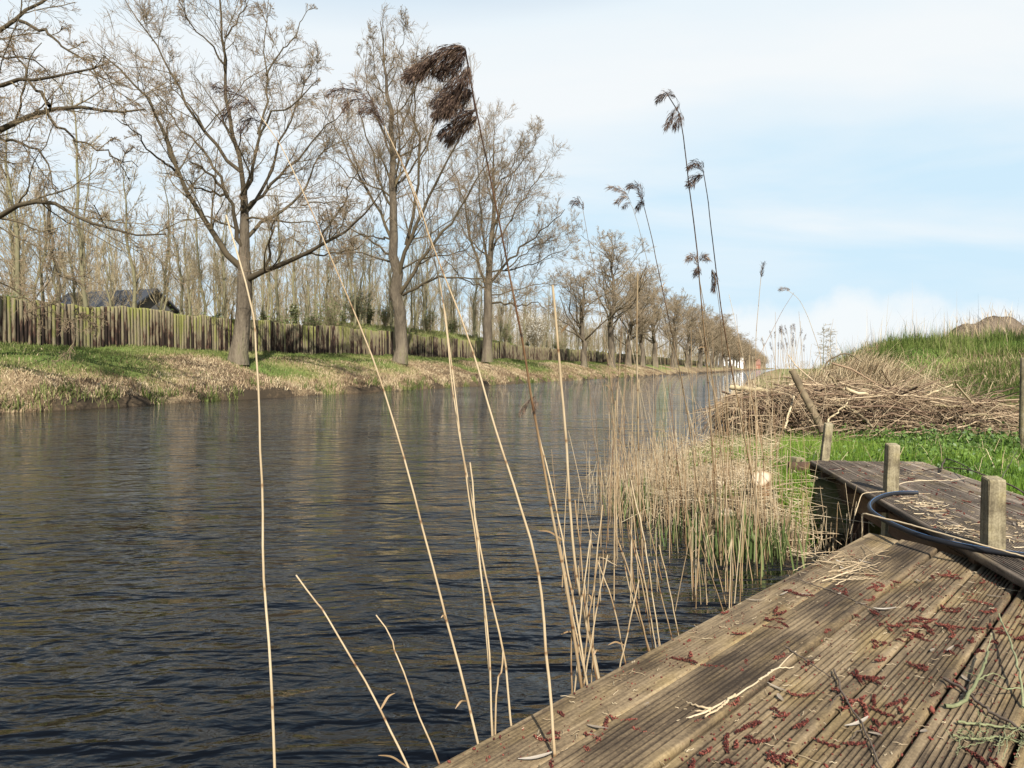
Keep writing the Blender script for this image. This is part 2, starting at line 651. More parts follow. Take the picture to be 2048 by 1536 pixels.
def crown_from(limbsP, limbsR, dens, r, rmin, lr=(.42, .5, .55), twig=3, up=.05):
    """three further orders of branches on a set of limbs"""
    n1, n2, n3 = dens
    a, ar = sprout(limbsP, limbsR, n1, .15, .98, .8, lr[0] * 1.1, 10, .14, up, .42, .013, r)
    b_, br = sprout(a, ar, n2, .08, .97, .72, lr[1] * 1.1, 8, .2, up * .8, .5, rmin * 1.15, r)
    g, gr_ = sprout(b_, br, n3, .05, .95, .62, lr[2] * 1.15, 6, .16, up * .6, .5, rmin * .9, r)
    out = [(a, ar, 5), (b_, br, 4), (g, gr_, 3)]
    if twig:
        h, hr = sprout(g, gr_, twig, .1, .95, .55, .75, 5, .17, up * .5, .6, rmin * .72, r)
        out.append((h, hr, 3))
    return out


def add_branches(g, levels, tints):
    for (P, R_, s), tv in zip(levels, tuple(tints) + (.88,)):
        V, F = tubes(P, R_, s)
        g.add(V, F, tube_t(P, s, np.clip(tv + rng.uniform(-.18, .18, len(P)), 0, 1)))


def oak_trunk_geo(P, R_, sides=14):
    g = Geo()
    P, R_ = root_flare(P, R_)
    V, F = tubes(P, R_, sides)
    g.add(V, F, tube_t(P, sides, np.interp(P[..., 2] - P[0, 0, 2], [0, 1, 4, 8], [.6, .5, .4, .35])))
    return g


def limb_geo(g, P, R_, sides=8):
    V, F = tubes(P, R_, sides)
    g.add(V, F, tube_t(P, sides, rng.uniform(.08, .36, len(P))))


def gen_oak(seed, H, R0, nl, dens, rmin, spread=.42, fork=.2, clear=.22):
    """free-grown oak standing at the origin; returns trunk Geo, crown Geo"""
    r = np.random.default_rng(seed)
    n = 12
    T = np.zeros((1, n, 3))
    T[0, :, 2] = np.linspace(-.2, H * .92, n)
    T[0, 2:, :2] += np.cumsum(r.normal(size=(n - 2, 2)) * .16, 0)
    TR = (R0 * np.linspace(1, .0, n) ** .85 + .02)[None, :]
    g1 = oak_trunk_geo(T, TR)
    lp, lrr = sprout(T, TR, nl, clear, .9, .92, spread, 11, .15, .09, .45, .03, r, taper=.22)
    # lower limbs reach further
    g2 = Geo()
    limb_geo(g2, lp, lrr, 7)
    lead = T[:, 4:], TR[:, 4:]
    lv = crown_from(lp, lrr, dens, r, rmin, twig=2, up=.05)
    lv2 = crown_from(lead[0], lead[1], (10, 5, 6), r, rmin, lr=(.3, .4, .5), twig=2, up=.05)
    add_branches(g2, lv, (.5, .74, .88))  # finer twigs tinted paler, distance haze put into the colour
    add_branches(g2, lv2, (.5, .74, .88))
    return g1, g2


# -- the three oaks whose limbs can be followed one by one
D_TREE = -22.0


def tree_at_px(px):
    k = (px - CXP) / FPX
    c = k * cA - sA
    Y = D_TREE / c
    x = k * Y
    return np.array([x, Y, float(far_z(x, Y))])


OAK_GROUP = 'oaks along the far bank'
# second oak of the row (large, its fork at head height of the fence)
p1 = tree_at_px(477)
Y1 = p1[1]
root = thing('oak_tree', p1, 'big wide-branching bare oak, leftmost whole trunk, in front of log fence', 'tree', OAK_GROUP)
tr, trr = trace_limbs([([(476, 728), (481, 680), (487, 630), (490, 575), (488, 530), (489, 480), (489, 430), (489, 396)], .40, .15, 0)], Y1, 16, p1, wob=.01)
trr[0] = np.interp(np.linspace(0, 1, 16), [0, .3, .52, .6, 1], [.38, .31, .31, .25, .15])
oak_trunk_geo(tr, trr).obj('trunk', M_BARK, root)
specs = [
    ([(480, 533), (455, 513), (417, 461), (386, 410), (364, 359), (352, 325), (328, 280), (316, 226), (290, 195), (246, 144), (205, 113)], .19, .035, -2.5),
    ([(366, 357), (330, 325), (308, 314), (290, 284), (262, 255), (232, 235)], .08, .02, -3.0),
    ([(354, 327), (342, 301), (325, 235), (300, 175)], .06, .02, 1.0),
    ([(487, 505), (475, 480), (461, 410), (444, 369), (424, 357), (407, 335), (380, 322)], .16, .05, -1.8),
    ([(450, 388), (420, 385), (393, 376), (372, 362), (345, 352), (322, 350)], .08, .02, -2.4),
    ([(455, 395), (440, 350), (420, 310), (392, 280), (362, 262), (340, 225), (318, 190)], .10, .025, 2.2),
    ([(489, 396), (482, 325), (472, 284), (452, 239), (451, 154), (448, 85), (444, 7), (440, -70), (436, -130)], .15, .03, .6),
    ([(484, 345), (461, 328), (424, 284), (386, 239), (362, 185), (335, 137), (318, 103), (290, 60), (263, 30), (240, -20)], .11, .025, 2.5),
    ([(410, 262), (395, 235), (376, 205), (345, 180), (338, 120)], .06, .02, 2.0),
    ([(449, 130), (410, 82), (379, 48), (362, 8), (350, -40)], .055, .02, -1.2),
    ([(449, 75), (470, 50), (492, 20), (500, -30)], .05, .02, 1.2),
    ([(490, 396), (499, 393), (509, 335), (513, 273), (537, 236), (581, 205), (608, 190), (640, 160)], .12, .025, -1.6),
    ([(516, 268), (523, 235), (537, 171), (523, 113), (530, 60), (535, 0)], .075, .02, 1.4),
    ([(533, 150), (550, 120), (574, 89), (598, 60), (610, 15)], .055, .018, 1.6),
    ([(492, 425), (506, 410), (540, 369), (547, 308), (578, 246), (591, 219), (615, 170), (628, 120)], .11, .025, 2.0),
    ([(490, 425), (520, 390), (564, 345), (605, 308), (632, 267), (667, 246), (700, 205)], .11, .025, 2.6),
    ([(490, 480), (506, 455), (560, 420), (601, 410), (618, 360), (632, 318), (650, 290), (690, 275)], .12, .025, 3.0),
    ([(601, 410), (640, 405), (685, 410), (720, 400)], .05, .018, 2.4),
    ([(486, 562), (526, 543), (564, 530), (608, 506), (649, 485), (697, 458), (735, 420), (765, 385)], .19, .03, -2.4),
    ([(530, 541), (543, 502), (535, 490), (547, 474), (552, 440), (560, 425)], .09, .03, -1.5),
    ([(600, 510), (649, 509), (697, 499), (735, 490)], .06, .02, -3.2),
    ([(640, 488), (660, 440), (690, 405), (698, 365), (720, 330)], .07, .018, -2.2),
    ([(486, 470), (470, 450), (440, 445), (412, 430), (380, 440), (350, 435)], .06, .018, -2.0),
    ([(489, 440), (480, 400), (500, 350), (470, 300), (480, 250)], .09, .03, -2.4),
    ([(489, 440), (520, 430), (560, 450), (600, 440), (640, 448), (665, 440)], .07, .02, -2.8),
]
lp, lr_ = trace_limbs(specs, Y1, 14, p1, wob=.05)
g = Geo()
limb_geo(g, lp, lr_, 8)
rr = np.random.default_rng(5)
plen = np.linalg.norm(np.diff(lp, axis=1), axis=2).sum(1)
add_branches(g, crown_from(lp, lr_, (np.clip((plen * 1.5).astype(int), 5, 14), 6, 5), rr, .0075, lr=(.30, .5, .55)), (.36, .62, .8))
g.obj('crown', M_TWIG, root)

# third oak: upright leader
p2 = tree_at_px(798)
Y2 = p2[1]
root = thing('oak_tree', p2, 'tall bare oak with a straight central leader, second whole trunk from the left', 'tree', OAK_GROUP)
tr, trr = trace_limbs([([(799, 728), (800, 660), (801, 610), (795, 560), (786, 500), (791, 376), (790, 290), (779, 205), (774, 154), (771, 103), (767, 48)], .42, .03, 0)], Y2, 20, p2, wob=.085)
trr[0] = np.interp(np.linspace(0, 1, 20), [0, .18, .25, .32, .6, 1], [.40, .36, .35, .28, .18, .02])
oak_trunk_geo(tr, trr).obj('trunk', M_BARK, root)
specs = [
    ([(796, 560), (802, 523), (836, 444), (860, 403), (884, 342), (908, 290), (935, 246), (955, 200)], .19, .03, -2.5),
    ([(812, 490), (832, 437), (839, 359), (839, 290), (836, 205), (826, 150), (835, 95)], .15, .03, 1.5),
    ([(800, 588), (812, 580), (839, 513), (870, 489), (918, 420), (930, 398), (959, 342), (990, 300)], .17, .03, -2.0),
    ([(806, 590), (819, 583), (853, 564), (894, 554), (942, 564), (985, 560), (1010, 575)], .13, .025, -3.2),
    ([(788, 520), (754, 489), (713, 461), (679, 444), (650, 430)], .11, .02, -2.5),
    ([(790, 530), (778, 526), (750, 513), (703, 502), (661, 506), (630, 500)], .10, .02, 2.4),
    ([(788, 500), (764, 434), (747, 400), (720, 342), (685, 290), (661, 239), (640, 215)], .14, .025, 2.0),
    ([(789, 420), (764, 393), (747, 308), (730, 260), (718, 215), (715, 160)], .11, .025, -1.2),
    ([(790, 330), (760, 250), (740, 190), (728, 130), (735, 85)], .09, .02, 1.5),
    ([(790, 300), (812, 240), (830, 170), (850, 120), (858, 90)], .08, .02, 2.0),
    ([(780, 220), (752, 160), (745, 100), (750, 60)], .06, .015, -1.0),
    ([(775, 150), (800, 110), (812, 70), (815, 45)], .05, .015, .8),
    ([(790, 370), (830, 330), (868, 262), (890, 200), (900, 150)], .10, .02, 2.6),
    ([(790, 400), (750, 370), (706, 355), (672, 330), (650, 300)], .09, .02, -2.8),
    ([(794, 545), (830, 520), (880, 510), (925, 505), (960, 470)], .09, .02, 3.2),
    ([(785, 480), (735, 470), (690, 480), (655, 475)], .08, .02, 3.2),
    ([(790, 350), (800, 280), (795, 220), (808, 170), (800, 130)], .09, .02, -1.5),
    ([(839, 330), (862, 260), (875, 200), (872, 150)], .06, .02, 2.2),
    ([(735, 370), (700, 300), (690, 250), (700, 200)], .06, .02, 2.6),
]
lp, lr_ = trace_limbs(specs, Y2, 14, p2, wob=.07)
g = Geo()
limb_geo(g, lp, lr_, 8)
plen = np.linalg.norm(np.diff(lp, axis=1), axis=2).sum(1)
add_branches(g, crown_from(lp, lr_, (np.clip((plen * 1.4).astype(int), 6, 14), 6, 5), rr, .0085, lr=(.34, .5, .55), up=.09), (.42, .62, .78))
add_branches(g, crown_from(tr[:, 7:], trr[:, 7:], (14, 4, 5), rr, .0085, lr=(.24, .5, .55), up=.1), (.42, .62, .78))
g.obj('crown', M_TWIG, root)

# fourth oak
p3 = tree_at_px(973)
Y3 = p3[1]
root = thing('oak_tree', p3, 'bare oak forking low with one dark limb bent to the right, third whole trunk', 'tree', OAK_GROUP)
tr, trr = trace_limbs([([(974, 724), (975, 660), (977, 605), (974, 570), (978, 530), (984, 470), (990, 400), (985, 320), (990, 250)], .42, .03, 0)], Y3, 18, p3, wob=.02)
trr[0] = np.interp(np.linspace(0, 1, 18), [0, .22, .3, .4, 1], [.39, .34, .32, .24, .02])
oak_trunk_geo(tr, trr).obj('trunk', M_BARK, root)
specs = [
    ([(974, 580), (962, 554), (945, 502), (935, 440), (930, 400), (905, 340), (900, 300)], .18, .03, 1.8),
    ([(976, 562), (976, 519), (962, 468), (958, 400), (950, 330), (955, 270)], .16, .03, -2),
    ([(978, 570), (1003, 543), (1034, 502), (1078, 461), (1112, 434), (1136, 415)], .17, .03, -2.5),
    ([(980, 606), (1017, 608), (1044, 612), (1070, 600), (1094, 618)], .13, .025, -2.8),
    ([(985, 500), (1020, 440), (1050, 390), (1085, 350), (1100, 310)], .12, .025, 2.6),
    ([(985, 460), (1010, 390), (1030, 320), (1048, 260)], .11, .025, -1.5),
    ([(988, 420), (965, 340), (975, 280), (968, 230)], .09, .02, 2.2),
    ([(976, 575), (930, 560), (900, 530), (880, 500)], .10, .02, -2.6),
    ([(978, 545), (1030, 540), (1080, 520), (1130, 500), (1150, 480)], .10, .02, 2.8),
    ([(980, 520), (930, 470), (905, 430), (890, 380)], .10, .02, 3),
    ([(990, 380), (1040, 330), (1075, 285), (1080, 250)], .08, .02, 1.6),
    ([(1010, 540), (1060, 500), (1110, 480), (1140, 455)], .08, .02, 3.2),
    ([(978, 590), (1010, 590), (1060, 570), (1110, 565), (1130, 590)], .08, .02, 3.4),
]
lp, lr_ = trace_limbs(specs, Y3, 14, p3, wob=.09)
g = Geo()
limb_geo(g, lp, lr_, 7)
plen = np.linalg.norm(np.diff(lp, axis=1), axis=2).sum(1)
add_branches(g, crown_from(lp, lr_, (np.clip((plen * 1.5).astype(int), 8, 16), 6, 5), rr, .0095, lr=(.36, .5, .55), up=.08), (.42, .62, .8))
add_branches(g, crown_from(tr[:, 6:], trr[:, 6:], (12, 4, 5), rr, .0095, lr=(.32, .5, .55), up=.1), (.42, .62, .8))
g.obj('crown', M_TWIG, root)

# first oak of the row: its trunk stands left of the frame, its limbs reach in
x0, y0 = XY(10.2, D_TREE)
p0 = np.array([x0, y0, float(far_z(x0, y0))])
Y0 = y0
root = thing('oak_tree', p0, 'mossy oak with long limbs reaching in at the left, one drooping down to the fence', 'tree', OAK_GROUP)
g = Geo()
n = 12
T = np.zeros((1, n, 3))
T[0, :, 2] = np.linspace(-.2, 15, n)
T[0, 3:, 0] += np.linspace(0, .8, n - 3)
TR = (.46 * np.linspace(1, .05, n) ** .8)[None, :]
oak_trunk_geo(T, TR).obj('trunk', M_BARK, root)
specs = [
    ([(-318, 420), (-200, 330), (-90, 290), (0, 263), (51, 236), (99, 212), (137, 205), (171, 219), (246, 232), (290, 226)], .20, .03, 1.0),
    ([(90, 215), (113, 253), (171, 290), (239, 325), (284, 332)], .05, .014, .4),
    ([(99, 212), (75, 185), (51, 143), (30, 110), (22, 70)], .06, .02, 1.2),
    ([(-316, 330), (-150, 215), (-60, 185), (0, 160), (68, 158), (126, 154), (164, 137), (222, 133)], .15, .022, -1.5),
    ([(-316, 260), (-150, 120), (-60, 85), (0, 60), (34, 48), (44, 27), (68, 7), (95, -8), (150, -30)], .16, .03, .8),
    ([(40, 42), (80, 62), (120, 85), (178, 120), (205, 150)], .055, .016, -.6),
    ([(-318, 520), (-180, 470), (-80, 445), (0, 427), (44, 410), (72, 393), (92, 396), (130, 420), (164, 441), (212, 458), (273, 461), (320, 470)], .15, .022, -1.8),
    ([(90, 396), (103, 461), (113, 513), (116, 564), (126, 602), (147, 622), (157, 646), (152, 690)], .055, .018, -1.2),
    ([(126, 602), (100, 612), (80, 628), (60, 640)], .02, .008, -.8),
    ([(147, 622), (170, 640), (190, 655)], .02, .008, -.8),
    ([(-100, 300), (-30, 275), (0, 268), (40, 283), (80, 300), (106, 330), (118, 385)], .07, .016, -1.5),
    ([(-120, 200), (-40, 120), (0, 95), (40, 110), (90, 130), (120, 165)], .07, .016, 1.5),
    ([(-316, 180), (-200, 40), (-120, -60), (-60, -140)], .15, .03, 0),
    ([(-320, 300), (-420, 200), (-520, 150), (-600, 60)], .17, .03, 0),
    ([(-320, 450), (-450, 380), (-560, 360)], .17, .03, 1.5),
]
lp, lr_ = trace_limbs(specs, Y0, 16, p0, wob=.04)
limb_geo(g, lp, lr_, 8)
plen = np.linalg.norm(np.diff(lp, axis=1), axis=2).sum(1)
add_branches(g, crown_from(lp, lr_, (np.clip((plen * 1.8).astype(int), 6, 16), 6, 5), rr, .0055, lr=(.26, .48, .55), up=.0), (.5, .65, .8))
g.obj('crown', M_TWIG, root)

M_HAZEOAK = tint_mat('hazed_oak_twigs', [(0, (.07, .056, .036)), (.35, (.125, .10, .062)), (.6, (.215, .17, .105)), (1, (.34, .265, .175))], noise=.8, amt=.25, rough=.9, spec=.1)  # twig colours lightened to stand in for haze over the far row
# the rest of the row: three grown forms, copied
forms = []
for seed, H, R0, nl, dens, spread, clear in ((41, 17.5, .40, 26, (7, 4, 5), .43, .24), (42, 16.0, .42, 24, (7, 4, 5), .5, .2), (47, 18.0, .38, 28, (7, 4, 5), .4, .26)):
    forms.append(gen_oak(seed, H, R0 * .9, nl, dens, .012, spread * 1.12, clear=clear))
row_px = {80.5: 0, 96.0: 1, 110.5: 2}
labels = ['slender bare oak standing in front of the pale stretch of fence',
          'broad bare oak right of the pale stretch of fence',
          'dark-trunked bare oak just beyond the broad one at the pale fence',
          'bare oak in the far row where the log fence runs low']
protos = []
k = 0
s_pos = [80.5, 96.0, 111.0] + [111 + 13.5 * i for i in range(1, 32)]
for i, s_ in enumerate(s_pos):
    if s_ > 520:
        break
    x, y = XY(s_ + (rng.uniform(-2.5, 2.5) if i > 3 else 0), D_TREE + rng.uniform(-.6, .6))
    f = (1, 0, 1, 2)[i] if i < 4 else i % 3
    sc = (.72, 1.02, .95, .9)[i] if i < 4 else rng.uniform(.78, 1.12)
    lab = labels[i] if i < 4 else 'bare oak of the crowded far end of the bank row'
    grp = OAK_GROUP if i < 4 else 'far oaks merging at the end of the row'
    loc = (x, y, float(far_z(x, y)))
    rz = rng.uniform(0, 6.28)
    if len(protos) < 3 and f not in [p[0] for p in protos]:
        root = thing('oak_tree', loc, lab, 'tree', grp, rz, sc)
        root.scale = (sc * 1.34, sc * 1.34, sc)
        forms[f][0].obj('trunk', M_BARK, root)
        forms[f][1].obj('crown', M_HAZEOAK, root)
        protos.append((f, root))
    else:
        c_ = copy_thing([p[1] for p in protos if p[0] == f][0], loc, rz, sc, lab, grp)
        c_.scale = (sc * 1.34, sc * 1.34, sc)

# end of the row, one brown mass
base_c = forms[0][1]
Vb, Fb, Tb = np.concatenate(base_c.V), np.concatenate(base_c.F), np.concatenate(base_c.T)
keep = rng.random(len(Fb)) < .12
Fb = Fb[keep]
g = Geo()
Vt, Ft, Tt = np.concatenate(forms[0][0].V), np.concatenate(forms[0][0].F), np.concatenate(forms[0][0].T)
for s_ in np.arange(530, 1250, 15.0):
    x, y = XY(s_, D_TREE)
    a = rng.uniform(0, 6.28)
    ca, sa = math.cos(a), math.sin(a)
    Rm = np.array([[ca, sa, 0], [-sa, ca, 0], [0, 0, 1]])
    used, inv = np.unique(Fb, return_inverse=True)
    g.add(Vb[used] @ Rm * [1.3, 1.3, 1] + [x, y, 1.9], inv.reshape(Fb.shape), Tb[used])
    g.add(Vt + [x, y, 1.9], Ft, Tt)
tag(g.obj('distant_tree_row', M_HAZEOAK), 'far end of the oak row, blended into one brown mass', 'trees', kind='stuff')


# ------------------------------------------------------------------ the wood behind the fence
def slim_tree(seed, H, ivy):
    r = np.random.default_rng(seed)
    n = 12
    T = np.zeros((1, n, 3))
    T[0, :, 2] = np.linspace(-.3, H, n)
    T[0, 1:, :2] += np.cumsum(r.normal(size=(n - 1, 2)) * .11, 0)
    R_ = (r.uniform(.075, .13) * np.linspace(1, .08, n) ** .8)[None, :]
    g1, g2 = Geo(), Geo()
    V, F = tubes(T, R_, 7)
    g1.add(V, F, tube_t(T, 7, .45))
    if r.random() < .5:                    # a second stem
        T2 = T.copy()
        T2[0, :, 0] += np.linspace(0, r.uniform(-1.5, 1.5), n)
        T2[0, :, 1] += np.linspace(0, r.uniform(-1, 1), n)
        V, F = tubes(T2, R_ * .7, 6)
        g1.add(V, F, .4)
        T, R2 = np.concatenate([T, T2]), np.concatenate([R_, R_ * .7])
    else:
        R2 = R_
    a, ar = sprout(T, R2, int(17 / len(T)) + 4, .22, .97, .62, .26, 8, .13, .12, .42, .013, r)
    b_, br = sprout(a, ar, 7, .15, 1, .6, .45, 6, .17, .08, .5, .009, r)
    c_, cr = sprout(b_, br, 5, .15, 1, .6, .5, 4, .18, .06, .5, .0075, r)
    add_branches(g2, [(a, ar, 4), (b_, br, 3), (c_, cr, 3)], (.35, .55, .7))
    g3 = None
    if ivy:
        g3 = Geo()
        k = 1100
        z = H * ivy * r.uniform(0, 1, k) ** 1.2 * (1 + .5 * r.random(k))
        rad = r.gamma(2.0, .055, k) * (1.6 + np.sin(z * 3 + seed)) * .7 + .08
        th = r.uniform(0, 6.28, k)
        cx = np.interp(z, T[0, :, 2], T[0, :, 0])
        cy = np.interp(z, T[0, :, 2], T[0, :, 1])
        c = np.stack([cx + rad * np.cos(th), cy + rad * np.sin(th), z], 1)
        V, F = leaf_quads(c, r.uniform(.05, .11, k), r)
        g3.add(V, F, np.repeat(r.uniform(.1, .9, k), 4))
    return g1, g2, g3


def leaf_quads(c, size, r):
    k = len(c)
    u = unit(r.normal(size=(k, 3)))
    v = unit(np.cross(u, r.normal(size=(k, 3))))
    s = size[:, None]
    V = np.stack([c - u * s, c - v * s * .55, c + u * s, c + v * s * .55], 1).reshape(-1, 3)
    return V, np.arange(4 * k).reshape(-1, 4)


sl = []
for q, (H, iv) in enumerate(((10.5, 0), (9.2, .16), (11, 0), (8.6, 0), (9.8, 0), (7.4, 0))):
    sl.append(slim_tree(90 + q, H, iv))
sl_root = {}
wood = []
WG = 'slim trees of the wood behind the log fence'
WL = ['slim bare tree of the wood behind the log fence', 'ivy-clad slim tree of the wood behind the log fence']
for k in range(2600):
    s_ = rng.uniform(6, 150) if k % 3 else rng.uniform(6, 70)
    e = rng.uniform(8.6, 30)
    x, y = XY(s_, D_FAR - e)
    if any((x - a) ** 2 + (y - c_) ** 2 < 1.75 ** 2 for a, c_ in wood):
        continue
    px = CXP + FPX * x / y
    if px < -120 or y < 5:
        continue
    wood.append((x, y))
    if len(wood) >= 290:
        break
for i, (x, y) in enumerate(wood):
    q = i % 6
    iv = 1 if sl[q][2] is not None else 0
    loc = (x, y, float(far_z(x, y)) - .1)
    sc = rng.uniform(.68, 1.0) * (1.0 if y < 45 else .92)
    rz = rng.uniform(0, 6.28)
    if q not in sl_root:
        root = thing('slim_tree', loc, WL[iv], 'tree', WG + (' with ivy' if iv else ''), rz, sc)
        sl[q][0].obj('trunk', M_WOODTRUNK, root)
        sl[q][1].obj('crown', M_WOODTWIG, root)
        if iv:
            sl[q][2].obj('ivy', M_IVY, root, smooth=False)
        sl_root[q] = root
    else:
        copy_thing(sl_root[q], loc, rz, sc)
# deep wood along the rest of the canal: one mass
g = Geo()
for q in (0, 2, 3):
    for gi, frac in ((0, 1.0), (1, .35)):
        gg = sl[q][gi]
        Vb, Fb, Tb = np.concatenate(gg.V), np.concatenate(gg.F), np.concatenate(gg.T)
        keep = Fb[rng.random(len(Fb)) < frac]
        used, inv = np.unique(keep, return_inverse=True)
        inv = inv.reshape(keep.shape)
        for k in range(85):
            s_ = 150 + 420 * rng.random() ** 1.3
            e = rng.uniform(9, 34)
            x, y = XY(s_, D_FAR - e)
            a = rng.uniform(0, 6.28)
            ca, sa = math.cos(a), math.sin(a)
            Rm = np.array([[ca, sa, 0], [-sa, ca, 0], [0, 0, 1]])
            rw = np.random.default_rng(k)
            g.add((Vb[used] @ Rm) * [1.25, 1.25, rng.uniform(.9, 1.15)] + [x, y, 2.2], inv, Tb[used])
for q in (0, 2, 3, 4):
    for gi, frac in ((0, 1.0), (1, .45)):
        gg = sl[q][gi]
        Vb, Fb, Tb = np.concatenate(gg.V), np.concatenate(gg.F), np.concatenate(gg.T)
        keep = Fb[rng.random(len(Fb)) < frac]
        used, inv = np.unique(keep, return_inverse=True)
        inv = inv.reshape(keep.shape)
        rw = np.random.default_rng(500 + q)
        for k in range(46):
            s_ = rw.uniform(38, 165)
            e = rw.uniform(28, 52)
            x, y = XY(s_, D_FAR - e)
            a = rw.uniform(0, 6.28)
            ca, sa = math.cos(a), math.sin(a)
            Rm = np.array([[ca, sa, 0], [-sa, ca, 0], [0, 0, 1]])
            g.add((Vb[used] @ Rm) * [1.1, 1.1, rw.uniform(.8, 1.05)] + [x, y, 1.8], inv, Tb[used])
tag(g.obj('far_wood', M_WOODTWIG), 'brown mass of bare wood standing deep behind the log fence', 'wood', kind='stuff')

# ------------------------------------------------------------------ log fence on the far bank
D_FENCE = D_FAR - 6.45
FH = 1.68


def log_mat():
    m, t, b = new_mat('fence_logs')
    at = N(t, 'ShaderNodeAttribute', attribute_name='tint')        # one value per log
    hz = N(t, 'ShaderNodeAttribute', attribute_name='rise')        # 0 at the foot, 1 at the top
    co = N(t, 'ShaderNodeTexCoord')
    mpn = N(t, 'ShaderNodeMapping')
    mpn.inputs['Scale'].default_value = (1, 1, .16)
    t.links.new(co.outputs['Object'], mpn.inputs[0])
    nz = N(t, 'ShaderNodeTexNoise')
    nz.inputs['Scale'].default_value = 9
    nz.inputs['Detail'].default_value = 6
    nz.inputs['Roughness'].default_value = .65
    t.links.new(mpn.outputs[0], nz.inputs['Vector'])
    # bark left on in dark patches, rather at the foot
    v = math_node(t, 'ADD', math_node(t, 'MULTIPLY', at.outputs['Fac'], .62), math_node(t, 'MULTIPLY', math_node(t, 'SUBTRACT', nz.outputs[0], .5), 1.3))
    v = math_node(t, 'ADD', v, math_node(t, 'MULTIPLY', hz.outputs['Fac'], .46), clamp=True)
    r = ramp(t, [(0.0, (.016, .012, .010)), (.28, (.032, .023, .018)), (.34, (.075, .040, .028)), (.40, (.13, .105, .068)), (.54, (.19, .16, .10)), (.66, (.175, .165, .066)), (.88, (.155, .16, .042))])
    t.links.new(v, r.inputs[0])
    t.links.new(r.outputs[0], b.inputs['Base Color'])
    b.inputs['Roughness'].default_value = .95
    b.inputs['Specular IOR Level'].default_value = .1
    bp = N(t, 'ShaderNodeBump')
    bp.inputs['Distance'].default_value = .02
    t.links.new(nz.outputs[0], bp.inputs['Height'])
    t.links.new(bp.outputs[0], b.inputs['Normal'])
    return m


M_LOG = log_mat()


def log_geo(x, y, z0, h, rad, r):
    n, sd = 5, 8
    P = np.zeros((1, n, 3))
    P[0, :, 2] = np.array([z0 - .2, z0 + h * .3, z0 + h * .7, z0 + h - .015, z0 + h])
    P[0, :, 0] = x + np.array([0, 0, .5, 1, 1]) * r.normal() * .012
    P[0, :, 1] = y + np.array([0, 0, .5, 1, 1]) * r.normal() * .012
    R_ = rad * np.array([[1.02, 1.0, .98, .96, .80]])
    V, F = tubes(P, R_, sd)
    top = np.arange((n - 1) * sd, n * sd)
    F = np.concatenate([F, [[top[0], top[1], top[2], top[3]], [top[0], top[3], top[4], top[7]], [top[4], top[5], top[6], top[7]]]])
    return V, F, np.repeat(np.linspace(0, 1, n), sd)


fence = thing('log_fence', [*XY(10, D_FENCE), 0], 'long palisade fence of upright green-topped round logs behind the oaks', 'fence')
fr = np.random.default_rng(77)
fx, fy = fence.location.x, fence.location.y


def log_mesh(name, logs):
    Vs, Fs, Ts, Hs, n0 = [], [], [], [], 0
    for V, F, H_, tv in logs:
        Vs.append(V)
        Fs.append(F + n0)
        n0 += len(V)
        Ts.append(np.full(len(V), tv))
        Hs.append(H_)
    me = quad_mesh(name, np.concatenate(Vs), np.concatenate(Fs), np.concatenate(Ts), M_LOG)
    a = me.attributes.new('rise', 'FLOAT', 'POINT')
    a.data.foreach_set('value', np.concatenate(Hs).astype(np.float32))
    return me


s_ = 9.0
logs_far = []
k = 0
while s_ < 260:
    rad = fr.uniform(.066, .086) if s_ < 70 else .078
    x, y = XY(s_, D_FENCE + fr.normal() * .012)
    z0 = float(far_z(*XY(s_, D_FENCE + .3)))
    tv = np.clip(fr.normal(.40, .24), 0, .8)
    if 66 < s_ < 86:
        tv = np.clip(fr.normal(.62, .1), 0, 1) - .12
    h = FH + .008 * fr.normal() + .03 * math.sin(s_ * .21)
    if 66 < s_ < 86:
        h -= .12
    V, F, H_ = log_geo(x - fx, y - fy, z0, h, rad * .965, fr)
    if 15.2 < s_ and k < 96:
        o = link('log', log_mesh('log', [(V, F, H_, tv)]), fence)
        k += 1
    else:
        if 66 < s_ < 86:
            H_ = H_ * .5
        logs_far.append((V, F, H_, tv))
    s_ += rad * 2.02
o = link('palisade', log_mesh('palisade', logs_far), fence)
o['kind'] = 'stuff'

# ------------------------------------------------------------------ vegetation of the far bank
M_STRAW = tint_mat('dead_grass', [(0, (.10, .065, .038)), (.3, (.22, .15, .09)), (.6, (.37, .28, .165)), (1, (.52, .43, .27))], noise=1.2, amt=.3, rough=.8, spec=.2)
M_GRASS = tint_mat('grass_blades', [(0, (.035, .065, .010)), (.4, (.09, .17, .018)), (.75, (.15, .25, .028)), (1, (.25, .32, .06))], noise=1.0, amt=.25, rough=.6, spec=.3, trans=.3)
M_GRASSFAR = tint_mat('bank_grass_blades', [(0, (.045, .06, .018)), (.4, (.11, .14, .034)), (.7, (.165, .19, .055)), (1, (.27, .24, .115))], noise=.6, amt=.3, rough=.7, spec=.2, trans=.2)


def scatter_far(n, s0, s1, e0, e1, pw=1.6):
    s = s0 + (s1 - s0) * rng.random(n) ** pw
    e = rng.uniform(e0, e1, n)
    x, y = XY(s, D_FAR - e)
    return s, e, x, y


# dead grass and leaf litter lying on the slope
s, e, x, y = scatter_far(130000, 10, 120, .05, 4.6)
keep = far_green(x, y) + rng.normal(0, .14, len(x)) < .56
x, y, s = x[keep], y[keep], s[keep]
h = rng.uniform(.05, .18, len(x)) * (1 + s / 120)
V, F = blades(np.stack([x, y, far_z(x, y) - .01], 1), h, rng.uniform(.007, .018, len(x)) * (1 + s / 60), rng.uniform(.5, .98, len(x)), 1.2)
g = Geo()
pt = vnoise(x, y, 1.6, 41)
g.add(V, F, np.repeat(np.clip(.25 + .55 * pt + rng.normal(0, .2, len(x)), 0, 1), 6))
